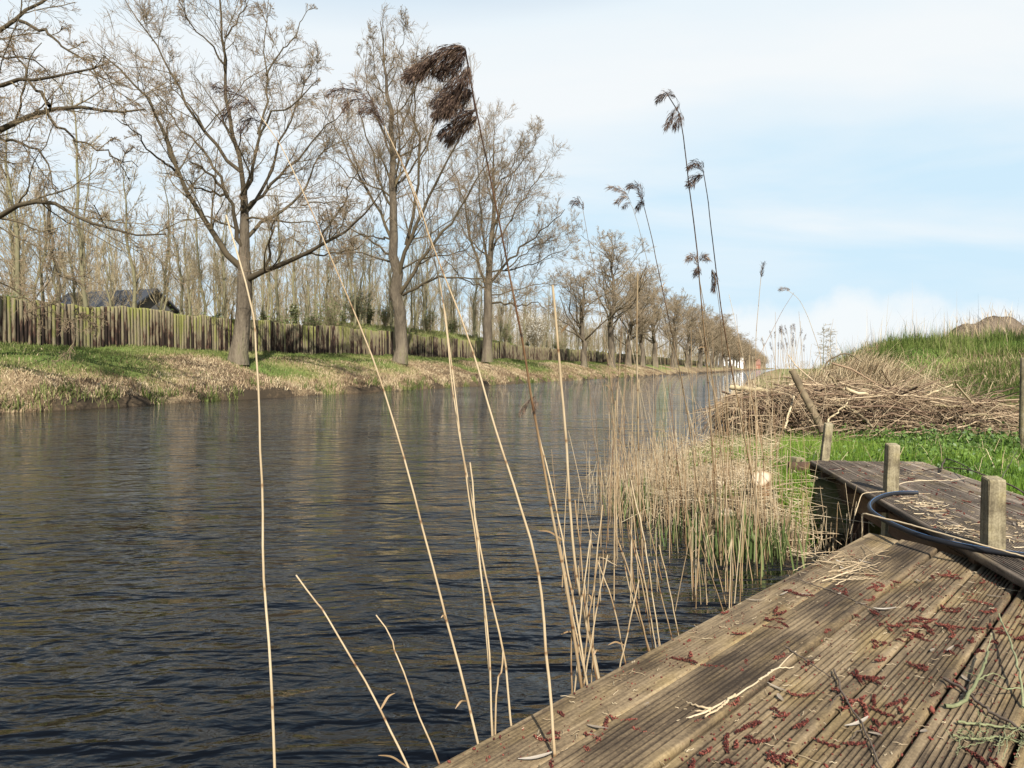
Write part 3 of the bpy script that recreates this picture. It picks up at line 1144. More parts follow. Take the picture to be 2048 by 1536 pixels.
# tussocks overhanging the water's edge
cs = 9 + 110 * rng.random(240) ** 1.5
for k in range(1):
    n = 26
    ss = np.repeat(cs, n) + rng.normal(0, .22, len(cs) * n)
    ee = np.repeat(rng.uniform(.0, .9, len(cs)), n) + rng.normal(0, .12, len(cs) * n)
    x, y = XY(ss, D_FAR - ee)
    V, F = blades(np.stack([x, y, far_z(x, y) - .02], 1), rng.uniform(.15, .4, len(x)), rng.uniform(.012, .026, len(x)) * (1 + ss / 60), rng.uniform(.2, .95, len(x)), 2.0)
    g.add(V, F, np.repeat(np.clip(np.repeat(rng.uniform(.05, .8, len(cs)), n) + rng.normal(0, .15, len(x)), 0, 1), 6))
tag(g.obj('dead_bank_grass', M_STRAW, smooth=False), 'dead straw-coloured grass and leaf litter covering the far bank slope', 'dead grass', kind='stuff')
# short green grass
s, e, x, y = scatter_far(110000, 10, 120, .1, 6.7)
gn = far_green(x, y) + rng.normal(0, .12, len(x))
keep = gn > .47
x, y, s = x[keep], y[keep], s[keep]
V, F = blades(np.stack([x, y, far_z(x, y) - .01], 1), rng.uniform(.05, .15, len(x)) * (1 + s / 200), rng.uniform(.010, .02, len(x)) * (1 + s / 50), rng.uniform(.1, .7, len(x)), .8)
g = Geo()
g.add(V, F, np.repeat(np.clip(.45 + .5 * (vnoise(x, y, 1.1, 44) - .5) + rng.normal(0, .2, len(x)), 0, 1), 6))
# greener tufts down at the water
cs = 9 + 90 * rng.random(170) ** 1.4
n = 22
ss = np.repeat(cs, n) + rng.normal(0, .16, len(cs) * n)
ee = np.repeat(rng.uniform(-.05, .5, len(cs)), n) + rng.normal(0, .08, len(cs) * n)
x, y = XY(ss, D_FAR - ee)
V, F = blades(np.stack([x, y, np.maximum(far_z(x, y), -.02)], 1), rng.uniform(.15, .45, len(x)), rng.uniform(.012, .022, len(x)) * (1 + ss / 60), rng.uniform(.1, .8, len(x)), 1.5)
g.add(V, F, np.repeat(np.clip(np.repeat(rng.uniform(.2, .9, len(cs)), n) + rng.normal(0, .12, len(x)), 0, 1), 6))
# rough grass on the raised bank behind the fence
s = rng.uniform(26, 110, 40000)
e = rng.uniform(6.9, 13, len(s))
x, y = XY(s, D_FAR - e)
V, F = blades(np.stack([x, y, far_z(x, y) - .02], 1), rng.uniform(.12, .4, len(x)), rng.uniform(.02, .04, len(x)), rng.uniform(.2, .8, len(x)), 1.)
g.add(V, F, np.repeat(np.clip(.62 + rng.normal(.1, .3, len(x)), 0, 1), 6))
tag(g.obj('bank_grass', M_GRASSFAR, smooth=False), 'short green grass on the far bank and behind its fence', 'grass', kind='stuff')


# ------------------------------------------------------------------ shrubs in the wood's edge
def shrub(label, loc, w, h, k, size, mat, twigmat, dens=26, seed=0, cat='shrub', group=None):
    r = np.random.default_rng(seed)
    root = thing('shrub', loc, label, cat, group)
    P = np.zeros((dens, 7, 3))
    az = r.uniform(0, 6.28, dens)
    ln = r.uniform(.6, 1.0, dens) * h
    out = r.uniform(.1, .8, dens) * w
    u = np.linspace(0, 1, 7)
    P[:, :, 0] = np.cos(az)[:, None] * out[:, None] * u ** 1.3
    P[:, :, 1] = np.sin(az)[:, None] * out[:, None] * u ** 1.3
    P[:, :, 2] = ln[:, None] * u - .05
    P[:, 1:] += r.normal(size=(dens, 6, 3)) * .06 * h * .3
    R_ = .022 * np.linspace(1, .3, 7)[None, :].repeat(dens, 0)
    a, ar = sprout(P, R_, 9, .2, 1, .7, .4, 5, .2, .05, .5, .009, r)
    c, cr = sprout(a, ar, 6, .2, 1, .7, .5, 4, .2, .05, .6, .008, r)
    g = Geo()
    add_branches(g, [(P, R_, 4), (a, ar, 3), (c, cr, 3)], (.3, .5, .65))
    g.obj('branches', twigmat, root)
    if k:
        i = r.integers(0, len(c), k)
        j = r.integers(1, 4, k)
        cc = c[i, j] + r.normal(size=(k, 3)) * .10
        g = Geo()
        V, F = leaf_quads(cc, size * r.uniform(.6, 1.3, k), r)
        g.add(V, F, np.repeat(r.uniform(0, 1, k), 4))
        g.obj('foliage', mat, root, smooth=False)
    return root


M_EVER = tint_mat('evergreen_leaves', [(0, (.035, .05, .018)), (.5, (.075, .10, .034)), (1, (.13, .16, .06))], noise=.8, amt=.3, rough=.5, spec=.4)
M_FRESH = tint_mat('fresh_leaves', [(0, (.06, .10, .025)), (.5, (.12, .17, .045)), (1, (.20, .26, .08))], noise=.8, amt=.3, rough=.6, spec=.3, trans=.25)
M_BLOSSOM = tint_mat('blossom', [(0, (.45, .42, .34)), (.5, (.62, .60, .52)), (1, (.78, .76, .70))], noise=.8, amt=.2, rough=.8)


def far_at(px, e):
    k = (px - CXP) / FPX
    Y = (D_FAR - e) / (k * cA - sA)
    x = k * Y
    return np.array([x, Y, float(far_z(x, Y)) - .05])


shrub('dark evergreen bush above the fence, left of the upright oak', far_at(715, 11), 1.5, 2.4, 2000, .06, M_EVER, M_WOODTWIG, seed=1)
shrub('leafy green bush above the fence just right of the biggest oak', far_at(565, 9), 1.2, 1.6, 1100, .05, M_FRESH, M_WOODTWIG, seed=2)
shrub('white-blossomed bush above the fence beside the low-forking oak', far_at(1070, 9.5), 3.4, 4.6, 3800, .06, M_BLOSSOM, M_WOODTWIG, 40, seed=3)
SG = 'budding undergrowth along the top of the fence'
for i, (px, e, w, h) in enumerate(((20, 9, 1.1, 2.2), (95, 8.2, 1, 1.6), (325, 8.5, .9, 1.5), (372, 9.2, 1.2, 2.0), (430, 9.0, 1.2, 2.2), (620, 8.6, 1.2, 1.8), (660, 9, 1.4, 2.2), (770, 10, 1.3, 2.0), (850, 10.5, 1.4, 2.0), (905, 9.6, 1.3, 1.7), (1010, 9, 1.6, 2.4), (1120, 8.6, 1.8, 2.5))):
    shrub('low shrub with fresh green buds in the undergrowth above the fence', far_at(px, e), w, h, 900, .045, M_FRESH, M_WOODTWIG, 14, seed=20 + i, group=SG)


# ------------------------------------------------------------------ buildings
def plain(name, col, rough=.8, spec=.3, nscale=3.0, var=.12):
    m, t, b = new_mat(name)
    co = N(t, 'ShaderNodeTexCoord')
    nz = N(t, 'ShaderNodeTexNoise')
    nz.inputs['Scale'].default_value = nscale
    nz.inputs['Detail'].default_value = 5
    t.links.new(co.outputs['Object'], nz.inputs['Vector'])
    c0 = tuple(c * (1 - var) for c in col)
    c1 = tuple(min(1, c * (1 + var)) for c in col)
    r = ramp(t, [(.3, c0), (.7, c1)])
    t.links.new(nz.outputs[0], r.inputs[0])
    t.links.new(r.outputs[0], b.inputs['Base Color'])
    b.inputs['Roughness'].default_value = rough
    b.inputs['Specular IOR Level'].default_value = spec
    return m


def box_bm(bm, x0, x1, y0, y1, z0, z1):
    v = [bm.verts.new(p) for p in ((x0, y0, z0), (x1, y0, z0), (x1, y1, z0), (x0, y1, z0), (x0, y0, z1), (x1, y0, z1), (x1, y1, z1), (x0, y1, z1))]
    for f in ((3, 2, 1, 0), (4, 5, 6, 7), (0, 1, 5, 4), (1, 2, 6, 5), (2, 3, 7, 6), (3, 0, 4, 7)):
        bm.faces.new([v[i] for i in f])
    return v


def bm_obj(name, bm, mat, parent=None, bevel=0.0, smooth=False):
    if bevel:
        bmesh.ops.bevel(bm, geom=bm.edges[:] , offset=bevel, segments=2, affect='EDGES', clamp_overlap=True)
    bm.normal_update()
    me = bpy.data.meshes.new(name)
    bm.to_mesh(me)
    bm.free()
    if smooth:
        for p in me.polygons:
            p.use_smooth = True
    me.materials.append(mat)
    return link(name, me, parent)


M_ROOFDARK = plain('slate_roof', (.045, .05, .058), .95, .1, 8)
M_WALLGREY = plain('grey_cladding', (.11, .11, .105), .9, .1)
M_WHITE = plain('white_render', (.82, .82, .80), .7)
M_REDROOF = plain('red_tiles', (.22, .12, .085), .95, .2, 10, .25)
M_BRICK = plain('red_brick', (.28, .13, .085), .9, .1, 12, .2)
M_GLASS = plain('window_glass', (.03, .035, .045), .08, .6)


def house(loc, rz, w, d, hw, hr, wallm, roofm, label, cat, wins):
    root = thing('house', loc, label, cat, None, rz)
    bm = bmesh.new()
    box_bm(bm, -w / 2, w / 2, -d / 2, d / 2, -.5, hw)
    # gable ends
    for sx_ in (-1, 1):
        xx = sx_ * (w / 2 - .002)
        a = bm.verts.new((xx, -d / 2, hw)); b_ = bm.verts.new((xx, d / 2, hw)); c_ = bm.verts.new((xx, 0, hw + hr - .05))
        bm.faces.new((a, b_, c_))
    bm_obj('wall', bm, wallm, root)
    bm = bmesh.new()
    ov, th = .35, .14
    for sy in (-1, 1):
        p = [(-w / 2 - ov, sy * (d / 2 + ov), hw - ov * hr / (d / 2)), (w / 2 + ov, sy * (d / 2 + ov), hw - ov * hr / (d / 2)), (w / 2 + ov, 0, hw + hr), (-w / 2 - ov, 0, hw + hr)]
        lo = [bm.verts.new(q) for q in p]
        hi = [bm.verts.new((q[0], q[1], q[2] + th)) for q in p]
        bm.faces.new(lo[::-1]); bm.faces.new(hi)
        for i in range(4):
            bm.faces.new((lo[i], lo[(i + 1) % 4], hi[(i + 1) % 4], hi[i]))
    bm_obj('roof', bm, roofm, root)
    for (x, z, ww, hh) in wins:
        bm = bmesh.new()
        box_bm(bm, x - ww / 2, x + ww / 2, -d / 2 - .05, -d / 2 + .03, z, z + hh)
        f = bm_obj('window', bm, M_WHITE if wallm is not M_WHITE else M_WALLGREY, root)
        bm = bmesh.new()
        box_bm(bm, x - ww / 2 + .08, x + ww / 2 - .08, -d / 2 - .06, -d / 2 - .03, z + .08, z + hh - .08)
        bm_obj('pane', bm, M_GLASS, f)
    return root


p = far_at(225, 25)
house((p[0], p[1], .75), math.radians(-20), 7.6, 6, 3.6, 2.1, M_WALLGREY, M_ROOFDARK, 'low shed with a dark slate roof among the trees behind the fence', 'shed', [(-2, 1.6, 1.2, 1.1), (2, 1.6, 1.4, 1.1)])
q = PY(1464, 729, 411)
house((q[0], q[1], 1.6), math.radians(-6), 11, 8, 6.2, .5, M_WHITE, M_WALLGREY, 'white flat-fronted building beyond the end of the oak row', 'building', [(-3, 3.6, 1.6, 1.2), (3, 3.6, 1.6, 1.2)])
q = PY(1503, 731, 690)
house((q[0], q[1], 1.4), math.radians(-10), 15, 11, 3.6, 5.5, M_BRICK, M_REDROOF, 'low brick house with a red tiled roof at the far end of the canal', 'house', [(-3, .9, 1.3, 1.2), (3, .9, 1.3, 1.2)])

# ------------------------------------------------------------------ the two wooden decks
Z1, Z2 = .37, .43


def wood_mat(name, stops, grain=(1.6, 34, 34), amt=.75, bump=.0025):
    m, t, b = new_mat(name)
    at = N(t, 'ShaderNodeAttribute', attribute_name='tint')
    co = N(t, 'ShaderNodeTexCoord')
    mpn = N(t, 'ShaderNodeMapping')
    mpn.inputs['Scale'].default_value = grain
    t.links.new(co.outputs['Object'], mpn.inputs[0])
    a = N(t, 'ShaderNodeTexNoise')
    a.inputs['Scale'].default_value = 2.2
    a.inputs['Detail'].default_value = 8
    a.inputs['Roughness'].default_value = .68
    a.inputs['Distortion'].default_value = .4
    t.links.new(mpn.outputs[0], a.inputs['Vector'])
    mp2 = N(t, 'ShaderNodeMapping')
    mp2.inputs['Scale'].default_value = (1, 3.2, 3.2)
    t.links.new(co.outputs['Object'], mp2.inputs[0])
    c = N(t, 'ShaderNodeTexNoise')
    c.inputs['Scale'].default_value = 2.6
    c.inputs['Detail'].default_value = 7
    c.inputs['Roughness'].default_value = .62
    t.links.new(mp2.outputs[0], c.inputs['Vector'])
    f = N(t, 'ShaderNodeTexNoise')
    f.inputs['Scale'].default_value = 130
    f.inputs['Detail'].default_value = 4
    t.links.new(co.outputs['Object'], f.inputs['Vector'])
    v = math_node(t, 'ADD', at.outputs['Fac'], math_node(t, 'MULTIPLY', math_node(t, 'SUBTRACT', a.outputs[0], .5), amt))
    v = math_node(t, 'ADD', v, math_node(t, 'MULTIPLY', math_node(t, 'SUBTRACT', c.outputs[0], .5), amt * 1.5))
    v = math_node(t, 'ADD', v, math_node(t, 'MULTIPLY', math_node(t, 'SUBTRACT', f.outputs[0], .5), amt * .55), clamp=True)
    r = ramp(t, stops)
    t.links.new(v, r.inputs[0])
    # ochre-green algae in its own patches
    al = N(t, 'ShaderNodeTexNoise')
    al.inputs['Scale'].default_value = 3.3
    al.inputs['Detail'].default_value = 6
    t.links.new(mp2.outputs[0], al.inputs['Vector'])
    ar_ = ramp(t, [(.48, 0), (.66, .55)])
    t.links.new(al.outputs[0], ar_.inputs[0])
    mx = N(t, 'ShaderNodeMix', data_type='RGBA', blend_type='MULTIPLY')
    t.links.new(ar_.outputs[0], mx.inputs[0])
    t.links.new(r.outputs[0], mx.inputs[6])
    mx.inputs[7].default_value = (1.0, .95, .64, 1)
    t.links.new(mx.outputs[2], b.inputs['Base Color'])
    b.inputs['Roughness'].default_value = .85
    b.inputs['Specular IOR Level'].default_value = .2
    bp = N(t, 'ShaderNodeBump')
    bp.inputs['Distance'].default_value = bump
    t.links.new(a.outputs[0], bp.inputs['Height'])
    t.links.new(bp.outputs[0], b.inputs['Normal'])
    return m


M_DECK = wood_mat('weathered_deck', [(0, (.028, .02, .013)), (.25, (.078, .056, .034)), (.5, (.175, .128, .073)), (.75, (.285, .215, .125)), (1, (.40, .325, .215))], amt=.95)
M_DECK2 = wood_mat('weathered_walkway', [(0, (.035, .028, .021)), (.25, (.105, .082, .060)), (.5, (.215, .17, .125)), (.75, (.32, .26, .195)), (1, (.42, .36, .285))])
M_POST = wood_mat('post_wood', [(0, (.05, .04, .024)), (.25, (.12, .098, .06)), (.5, (.23, .195, .12)), (.75, (.33, .285, .185)), (1, (.42, .37, .26))], grain=(30, 30, 1.6), amt=1.0, bump=.005)
M_BEAM = wood_mat('beam_wood', [(0, (.03, .018, .012)), (.5, (.12, .072, .045)), (1, (.22, .15, .09))])


def board_profile(w, th, ng, depth, rad=.009):
    """closed outline (y, z, dirt): grooved top between two rounded edges; z = 0 is the top"""
    p = []
    h = w / 2
    for a in np.linspace(0, math.pi / 2, 5):
        p.append((-h + rad - rad * math.cos(a), -rad + rad * math.sin(a), .06))
    dk = -.34 * min(1, depth / .003 + .12)
    inner = w - 2 * rad - .006
    pitch = inner / ng
    y = -h + rad + .003
    for k in range(ng - 1):
        y0 = y + pitch * (k + 1)
        p += [(y0 - pitch * .34, -.0006, 0), (y0 - pitch * .2, -.0002 - depth * .12, -.04), (y0 - pitch * .10, -depth, dk), (y0 + pitch * .10, -depth, dk), (y0 + pitch * .2, -.0002 - depth * .12, -.04), (y0 + pitch * .34, -.0006, 0)]
    for a in np.linspace(math.pi / 2, 0, 5):
        p.append((h - rad + rad * math.cos(a), -rad + rad * math.sin(a), .06))
    p += [(h, -th, -.2), (-h, -th, -.2)]
    return p


def deck_mesh(name, boards, mat, seed):
    """boards: (yc, width, thick, grooves, depth, x0(y), x1(y))"""
    r = np.random.default_rng(seed)
    Vs, faces, T = [], [], []
    for yc, w, th, ng, dp, f0, f1 in boards:
        pr = board_profile(w, th, ng, dp)
        K, M_ = len(pr), 26
        o = len(Vs)
        tv = float(np.clip(r.normal(.47, .08), .25, .72)) - (.14, .12, .02, 0, 0, 0)[min(len(Vs) // 1700, 5)]
        cup, tw, ph = r.normal() * .0015, r.normal() * .003, r.uniform(0, 6)
        dz = r.normal() * .0022
        for i in range(M_):
            u = i / (M_ - 1)
            for (y, z, dirt) in pr:
                yy = yc + y
                x = f0(yy) + (f1(yy) - f0(yy)) * u
                wz = dz + cup * (2 * y / w) ** 2 + tw * (y / w) * math.sin(u * 3 + ph) + .0012 * math.sin(u * 7 + ph)
                Vs.append((x, yy + .0012 * math.sin(u * 9 + ph), z + wz))
                T.append(tv + dirt)
        for i in range(M_ - 1):
            for k in range(K):
                k2 = (k + 1) % K
                faces.append((o + i * K + k, o + i * K + k2, o + (i + 1) * K + k2, o + (i + 1) * K + k))
        faces.append(tuple(o + k for k in range(K - 1, -1, -1))[::1])
        faces.append(tuple(o + (M_ - 1) * K + k for k in range(K)))
    me = bpy.data.meshes.new(name)
    me.from_pydata(Vs, [], faces)
    a = me.attributes.new('tint', 'FLOAT', 'POINT')
    a.data.foreach_set('value', np.array(T, np.float32))
    me.materials.append(mat)
    bm = bmesh.new()
    bm.from_mesh(me)
    bmesh.ops.recalc_face_normals(bm, faces=bm.faces[:])
    bm.to_mesh(me)
    bm.free()
    return me


def add_tint(o, v=.5):
    a = o.data.attributes.new('tint', 'FLOAT', 'POINT')
    a.data.foreach_set('value', np.full(len(o.data.vertices), v, np.float32))


def beam(name, parent, x0, x1, y0, y1, z0, z1, mat, tint=.45, bevel=.006):
    bm = bmesh.new()
    box_bm(bm, x0, x1, y0, y1, z0, z1)
    o = bm_obj(name, bm, mat, parent, bevel)
    add_tint(o, tint)
    return o


# -- near deck: local x runs along the boards, local y = -offset
B1 = math.atan((2345 - CXP) / FPX)
d1 = np.array([math.sin(B1), math.cos(B1)])
n1v = np.array([math.cos(B1), -math.sin(B1)])
deck1 = thing('wooden_deck', (0, 0, Z1), 'grooved wooden deck in the foreground strewn with red catkins', 'deck', None, math.pi / 2 - B1)
ecA, ecB = PZ(1764, 1070, Z1)[:2], PZ(1978, 1125, Z1)[:2]
B2 = math.radians(10.6)
d2 = np.array([math.sin(B2), math.cos(B2)])
n2v = np.array([math.cos(B2), -math.sin(B2)])
E2 = PZ(1618, 921, Z2)[:2]                     # far left corner of the walkway
E2in = E2 + n2v * .09


def hit(o, A, dv):
    """t with d1*t + n1v*o on the line A + dv*s"""
    p = n1v * o
    den = d1[0] * dv[1] - d1[1] * dv[0]
    q = A - p
    return (q[0] * dv[1] - q[1] * dv[0]) / den


def end1(y):
    o = -y
    return min(hit(o, ecA, ecB - ecA), hit(o, E2in, d2))


offs = [-1.057, -.900, -.728, -.551, -.391]
while offs[-1] < .75:
    offs.append(offs[-1] + .165)
boards = []
for i in range(len(offs) - 1):
    a, b_ = offs[i], offs[i + 1]
    gap = (.002, .006, .006, .013, .011)[min(i, 4)]
    w = b_ - a - gap
    boards.append((-(a + b_) / 2, w, .030, 12 if i == 0 else 10, (.0004) if i == 0 else (.0018 if i == 1 else .004), lambda y: -1.6, end1))
link('decking', deck_mesh('decking', boards, M_DECK, 3), deck1)
for yb in (1.0, .5, -.1, -.6):
    xe = end1(yb) - .06
    beam('bearer', deck1, -1.5, xe, yb - .035, yb + .035, -.15, -.034, M_BEAM, .35)
for xb in (-.9, .5, 1.9):
    for yb in (.93, .1):
        beam('pile', deck1, xb - .05, xb + .05, yb - .05, yb + .05, -.95, -.152, M_BEAM, .3)

# -- raised walkway running off to the right
walk = thing('wooden_walkway', (E2[0], E2[1], Z2), 'raised walkway of long boards with three square posts, beside the grass', 'walkway', None, math.pi / 2 - B2)
WL_ = 6.4
nb, bw = 6, .143
boards = []
for i in range(nb):
    yc = -(bw * (i + .5))
    e_ = rng.uniform(-.02, .02)
    boards.append((yc, bw - .006, .028, 9, .0035, lambda y: -WL_, lambda y, e_=e_: .0 + e_ - y * .12))
link('decking', deck_mesh('decking', boards, M_DECK2, 5), walk)
for yb in (-.16, -.70):
    beam('bearer', walk, -WL_ + .1, -.05, yb - .035, yb + .035, -.24, -.105, M_BEAM, .55)
for k in range(10):
    xb = -.25 - k * .62
    beam('joist', walk, xb - .03, xb + .03, -.83, -.035, -.1035, -.0295, M_BEAM, .45)
for xb in (-.7, -2.2, -3.8):
    beam('pile', walk, xb - .05, xb + .05, -.22, -.12, -1.0, -.242, M_BEAM, .3)


def to_walk(p):
    q = p[:2] - E2
    return float(q @ d2), float(-(q @ n2v))


def post(px, py, h, w, lean, rz, parent, local, z0):
    r = np.random.default_rng(int(px))
    bm = bmesh.new()
    k = w / 2
    zs = [-.35, 0, h * .5, h - .006, h]
    sc = [1, 1, 1, 1, .9]
    rings = []
    for z, s_ in zip(zs, sc):
        rings.append([bm.verts.new((sx_ * k * s_ + lean[0] * z, sy * k * s_ + lean[1] * z, z + (0 if z < h * .9 else .004 * sx_))) for sx_, sy in ((-1, -1), (1, -1), (1, 1), (-1, 1))])
    for a, b_ in zip(rings[:-1], rings[1:]):
        for i in range(4):
            bm.faces.new((a[i], a[(i + 1) % 4], b_[(i + 1) % 4], b_[i]))
    bm.faces.new(rings[-1])
    bm.faces.new(rings[0][::-1])
    ed = [e for e in bm.edges if abs(e.verts[0].co.z - e.verts[1].co.z) > .02]
    bmesh.ops.bevel(bm, geom=ed, offset=.004, segments=2, affect='EDGES')
    o = bm_obj('post', bm, M_POST, parent)
    o.location = (*local, z0)
    o.rotation_euler = (0, 0, rz)
    add_tint(o, .5 + r.uniform(-.08, .08))
    return o


for px, py, h, w, lean in ((1649, 919, .285, .058, (.06, -.12)), (1781, 984, .28, .064, (.0, -.03)), (1985, 1098, .285, .064, (0, 0))):
    p = PZ(px, py, Z2)
    post(px, py, h, w, lean, math.radians(3), walk, to_walk(p), 0)
# log under the far end sticking out, and a sawn-off pile beside it
bm = bmesh.new()
g = Geo()
P = np.array([[(-.02, .16, -.055), (-.02, -.3, -.055), (-.0, -.82, -.06)]])
V, F = tubes(resample(P[0], 6)[None], np.full((1, 6), .045), 12)
g.add(V, F, .3)
cap = [(-.02, .161, -.055)] + [tuple(v) for v in V[:12]]
o = g.obj('end_log', M_BEAM, walk)
p = PZ(1592, 940, Z2 - .12)
stub = thing('stub_post', (p[0], p[1], .2), 'sawn-off square stub of a post at the far left corner of the walkway', 'post')
o = beam('timber', stub, -.045, .045, -.045, .045, -.2, .215, M_POST, .55)
o.rotation_euler = (.03, .05, .3)

# pole at the right edge of the picture
p = PZ(2046, 905, .36)
pole = thing('round_pole', (p[0], p[1], .3), 'mossy round pole standing in the grass at the right edge', 'pole')
P = resample([(0, 0, -.3), (.0, 0, .4), (.01, .01, .95)], 8)[None]
g = Geo()
V, F = tubes(P, np.full((1, 8), .036), 12)
g.add(V, F, .3)
tp = np.arange(7 * 12, 8 * 12)
g.F.append(np.array([[tp[0], tp[1], tp[2], tp[3]], [tp[0], tp[3], tp[4], tp[5]], [tp[0], tp[5], tp[6], tp[7]], [tp[0], tp[7], tp[8], tp[11]], [tp[8], tp[9], tp[10], tp[11]]]))
g.obj('shaft', M_POST, pole)

# ------------------------------------------------------------------ hose
M_HOSE = plain('black_polythene', (.012, .013, .016), .6, .3, 30, .1)
M_STRIPE = plain('blue_stripe', (.07, .17, .34), .5, .4, 30, .1)
hp = [(1836, 986), (1815, 985), (1790, 986), (1766, 991), (1747, 1000), (1738, 1010), (1741, 1022), (1760, 1036), (1795, 1054), (1840, 1072), (1900, 1088), (1960, 1099), (2048, 1112), (2160, 1122), (2400, 1140)]
hose = thing('hose', PZ(1836, 986, Z2 + .02), 'black water hose with a blue stripe curling over the edge of the walkway', 'hose')
ho = np.array(hose.location)
pts = resample([PZ(x, y, Z2 + .0135) for x, y in hp], 60)
pts[1:-1] = (pts[:-2] + 2 * pts[1:-1] + pts[2:]) / 4
g = Geo()
V, F = tubes((pts - ho)[None], np.full((1, 60), .0115), 14)
g.add(V, F, .5)
g.F.append(np.array([[0, 13, 12, 11], [0, 11, 10, 9]]) * 1)
g.obj('pipe', M_HOSE, hose)
T_ = unit(np.gradient(pts, axis=0))
side = unit(np.cross(T_, [0, 0, 1.0]))
g = Geo()
for sgn in (-.2,):
    off = unit(side * sgn + np.array([0, 0, 1.0])) * .0108
    V, F = tubes((pts + off - ho)[None], np.full((1, 60), .0013), 6)
    g.add(V, F, .5)
g.obj('stripe', M_STRIPE, hose)

# ------------------------------------------------------------------ litter on the decks
M_CATKIN = tint_mat('red_catkin', [(0, (.035, .010, .008)), (.5, (.115, .027, .019)), (1, (.23, .075, .05))], noise=160, amt=.35, rough=.8, spec=.2)
M_LEAF = tint_mat('dead_leaf', [(0, (.15, .115, .08)), (.5, (.30, .255, .195)), (1, (.46, .42, .35))], noise=40, amt=.3, rough=.7, spec=.25)
M_DRYSTEM = tint_mat('dry_reed_leaf', [(0, (.23, .165, .095)), (.5, (.43, .33, .20)), (1, (.60, .50, .33))], noise=25, amt=.3, rough=.65, spec=.3)
M_BARETWIG = tint_mat('bare_twig', [(0, (.04, .03, .024)), (.5, (.10, .075, .055)), (1, (.20, .165, .12))], noise=40, amt=.4, rough=.8)
M_LICHEN = tint_mat('lichen_twig', [(0, (.085, .09, .045)), (.5, (.19, .20, .10)), (1, (.32, .33, .19))], noise=60, amt=.4, rough=.9, bump=.002, bscale=300)


def blob(c, ax, r):
    """small six-sided bud"""
    u = unit(r.normal(size=3))
    v = unit(np.cross(u, r.normal(size=3)))
    w_ = np.cross(u, v)
    out = []
    for lz, lr2 in ((-1, .25), (-.4, .95), (.4, .95), (1, .25)):
        for k in range(6):
            a = k * math.pi / 3
            out.append(c + ax * (u * lz + (v * math.cos(a) + w_ * math.sin(a)) * lr2 * .75))
    F = [(i * 6 + k, i * 6 + (k + 1) % 6, (i + 1) * 6 + (k + 1) % 6, (i + 1) * 6 + k) for i in range(3) for k in range(6)]
    F += [(0, 3, 2, 1), (0, 5, 4, 3), (18, 19, 20, 21), (18, 21, 22, 23)]
    return np.array(out), np.array(F)


def catkin_mesh(seed, ln):
    r = np.random.default_rng(seed)
    g = Geo()
    n = 10
    u = np.linspace(0, 1, n)
    bend = r.normal() * .35
    P = np.stack([(u - .5) * ln, bend * ln * (u - .5) ** 2 + r.normal(size=n) * .0008, .0045 + .002 * np.sin(u * 5 + seed)], 1)
    V, F = tubes(P[None], np.full((1, n), .0013), 5)
    g.add(V, F, .1)
    for k in range(int(ln * 1500)):
        t = r.random()
        c = np.array([np.interp(t, u, P[:, j]) for j in range(3)])
        a = r.uniform(0, 6.28)
        rad = .0042 * math.sin(math.pi * (0.12 + .8 * t)) ** .6
        c = c + np.array([r.normal() * .001, rad * math.cos(a), rad * .75 * math.sin(a)])
        c[2] = max(c[2], .0018)
        V, F = blob(c, r.uniform(.0011, .0023), r)
        g.add(V, F, np.clip(r.uniform(0, 1) + (-.3, .1, -.15, .2, -.35, 0)[seed % 6], 0, 1))
    return g.mesh('catkin', M_CATKIN)


CK = [catkin_mesh(i, L_) for i, L_ in enumerate((.03, .045, .055, .062, .075, .022))]


def on_deck1(t, o, z=0.0):
    p = d1 * t + n1v * o
    return np.array([p[0], p[1], Z1 + z])


def in_view(p, m=40):
    if p[1] < .3:
        return False
    x = CXP + FPX * p[0] / p[1]
    y = 737 + FPX * (CAM_Z - p[2]) / p[1]
    return -m < x < 2048 + m and 0 < y < 1536 + m


lr0 = np.random.default_rng(123)
k = 0
cents = [(lr0.uniform(.7, 2.8), lr0.uniform(-1.0, -.25)) for _ in range(30)]
CKL = 'dark red fallen catkin lying on the grooved foreground deck'
while k < 170:
    if lr0.random() < .6:
        ct = cents[lr0.integers(len(cents))]
        t, o_ = ct[0] + lr0.normal() * .08, ct[1] + lr0.normal() * .045
    else:
        t, o_ = lr0.uniform(.3, 3.2), lr0.uniform(-1.03, -.2)
    if o_ < -1.03 or t > end1(-o_) - .03:
        continue
    if o_ < -.75 and lr0.random() < .45:
        continue
    p = on_deck1(t, o_, .0008)
    if not in_view(p):
        continue
    o = link('catkin', CK[lr0.integers(6)])
    o.location = p
    # the fallen catkins tend to catch along the grooves or across them
    o.rotation_euler = (0, 0, math.pi / 2 - B1 + lr0.normal() * .9)
    o.scale = (lr0.uniform(.8, 1.15),) * 3
    tag(o, CKL, 'catkin', 'red catkins fallen on the deck')
    k += 1
k = 0
while k < 34:
    t, o_ = lr0.uniform(-3.4, -.4), lr0.uniform(.05, .8)
    p2_ = E2 + d2 * t + n2v * o_
    p = np.array([p2_[0], p2_[1], Z2 + .0008])
    if not in_view(p):
        continue
    o = link('catkin', CK[lr0.integers(6)])
    o.location = p
    o.rotation_euler = (0, 0, lr0.uniform(0, 6.28))
    tag(o, 'dark red fallen catkin lying on the raised walkway', 'catkin', 'red catkins fallen on the walkway')
    k += 1


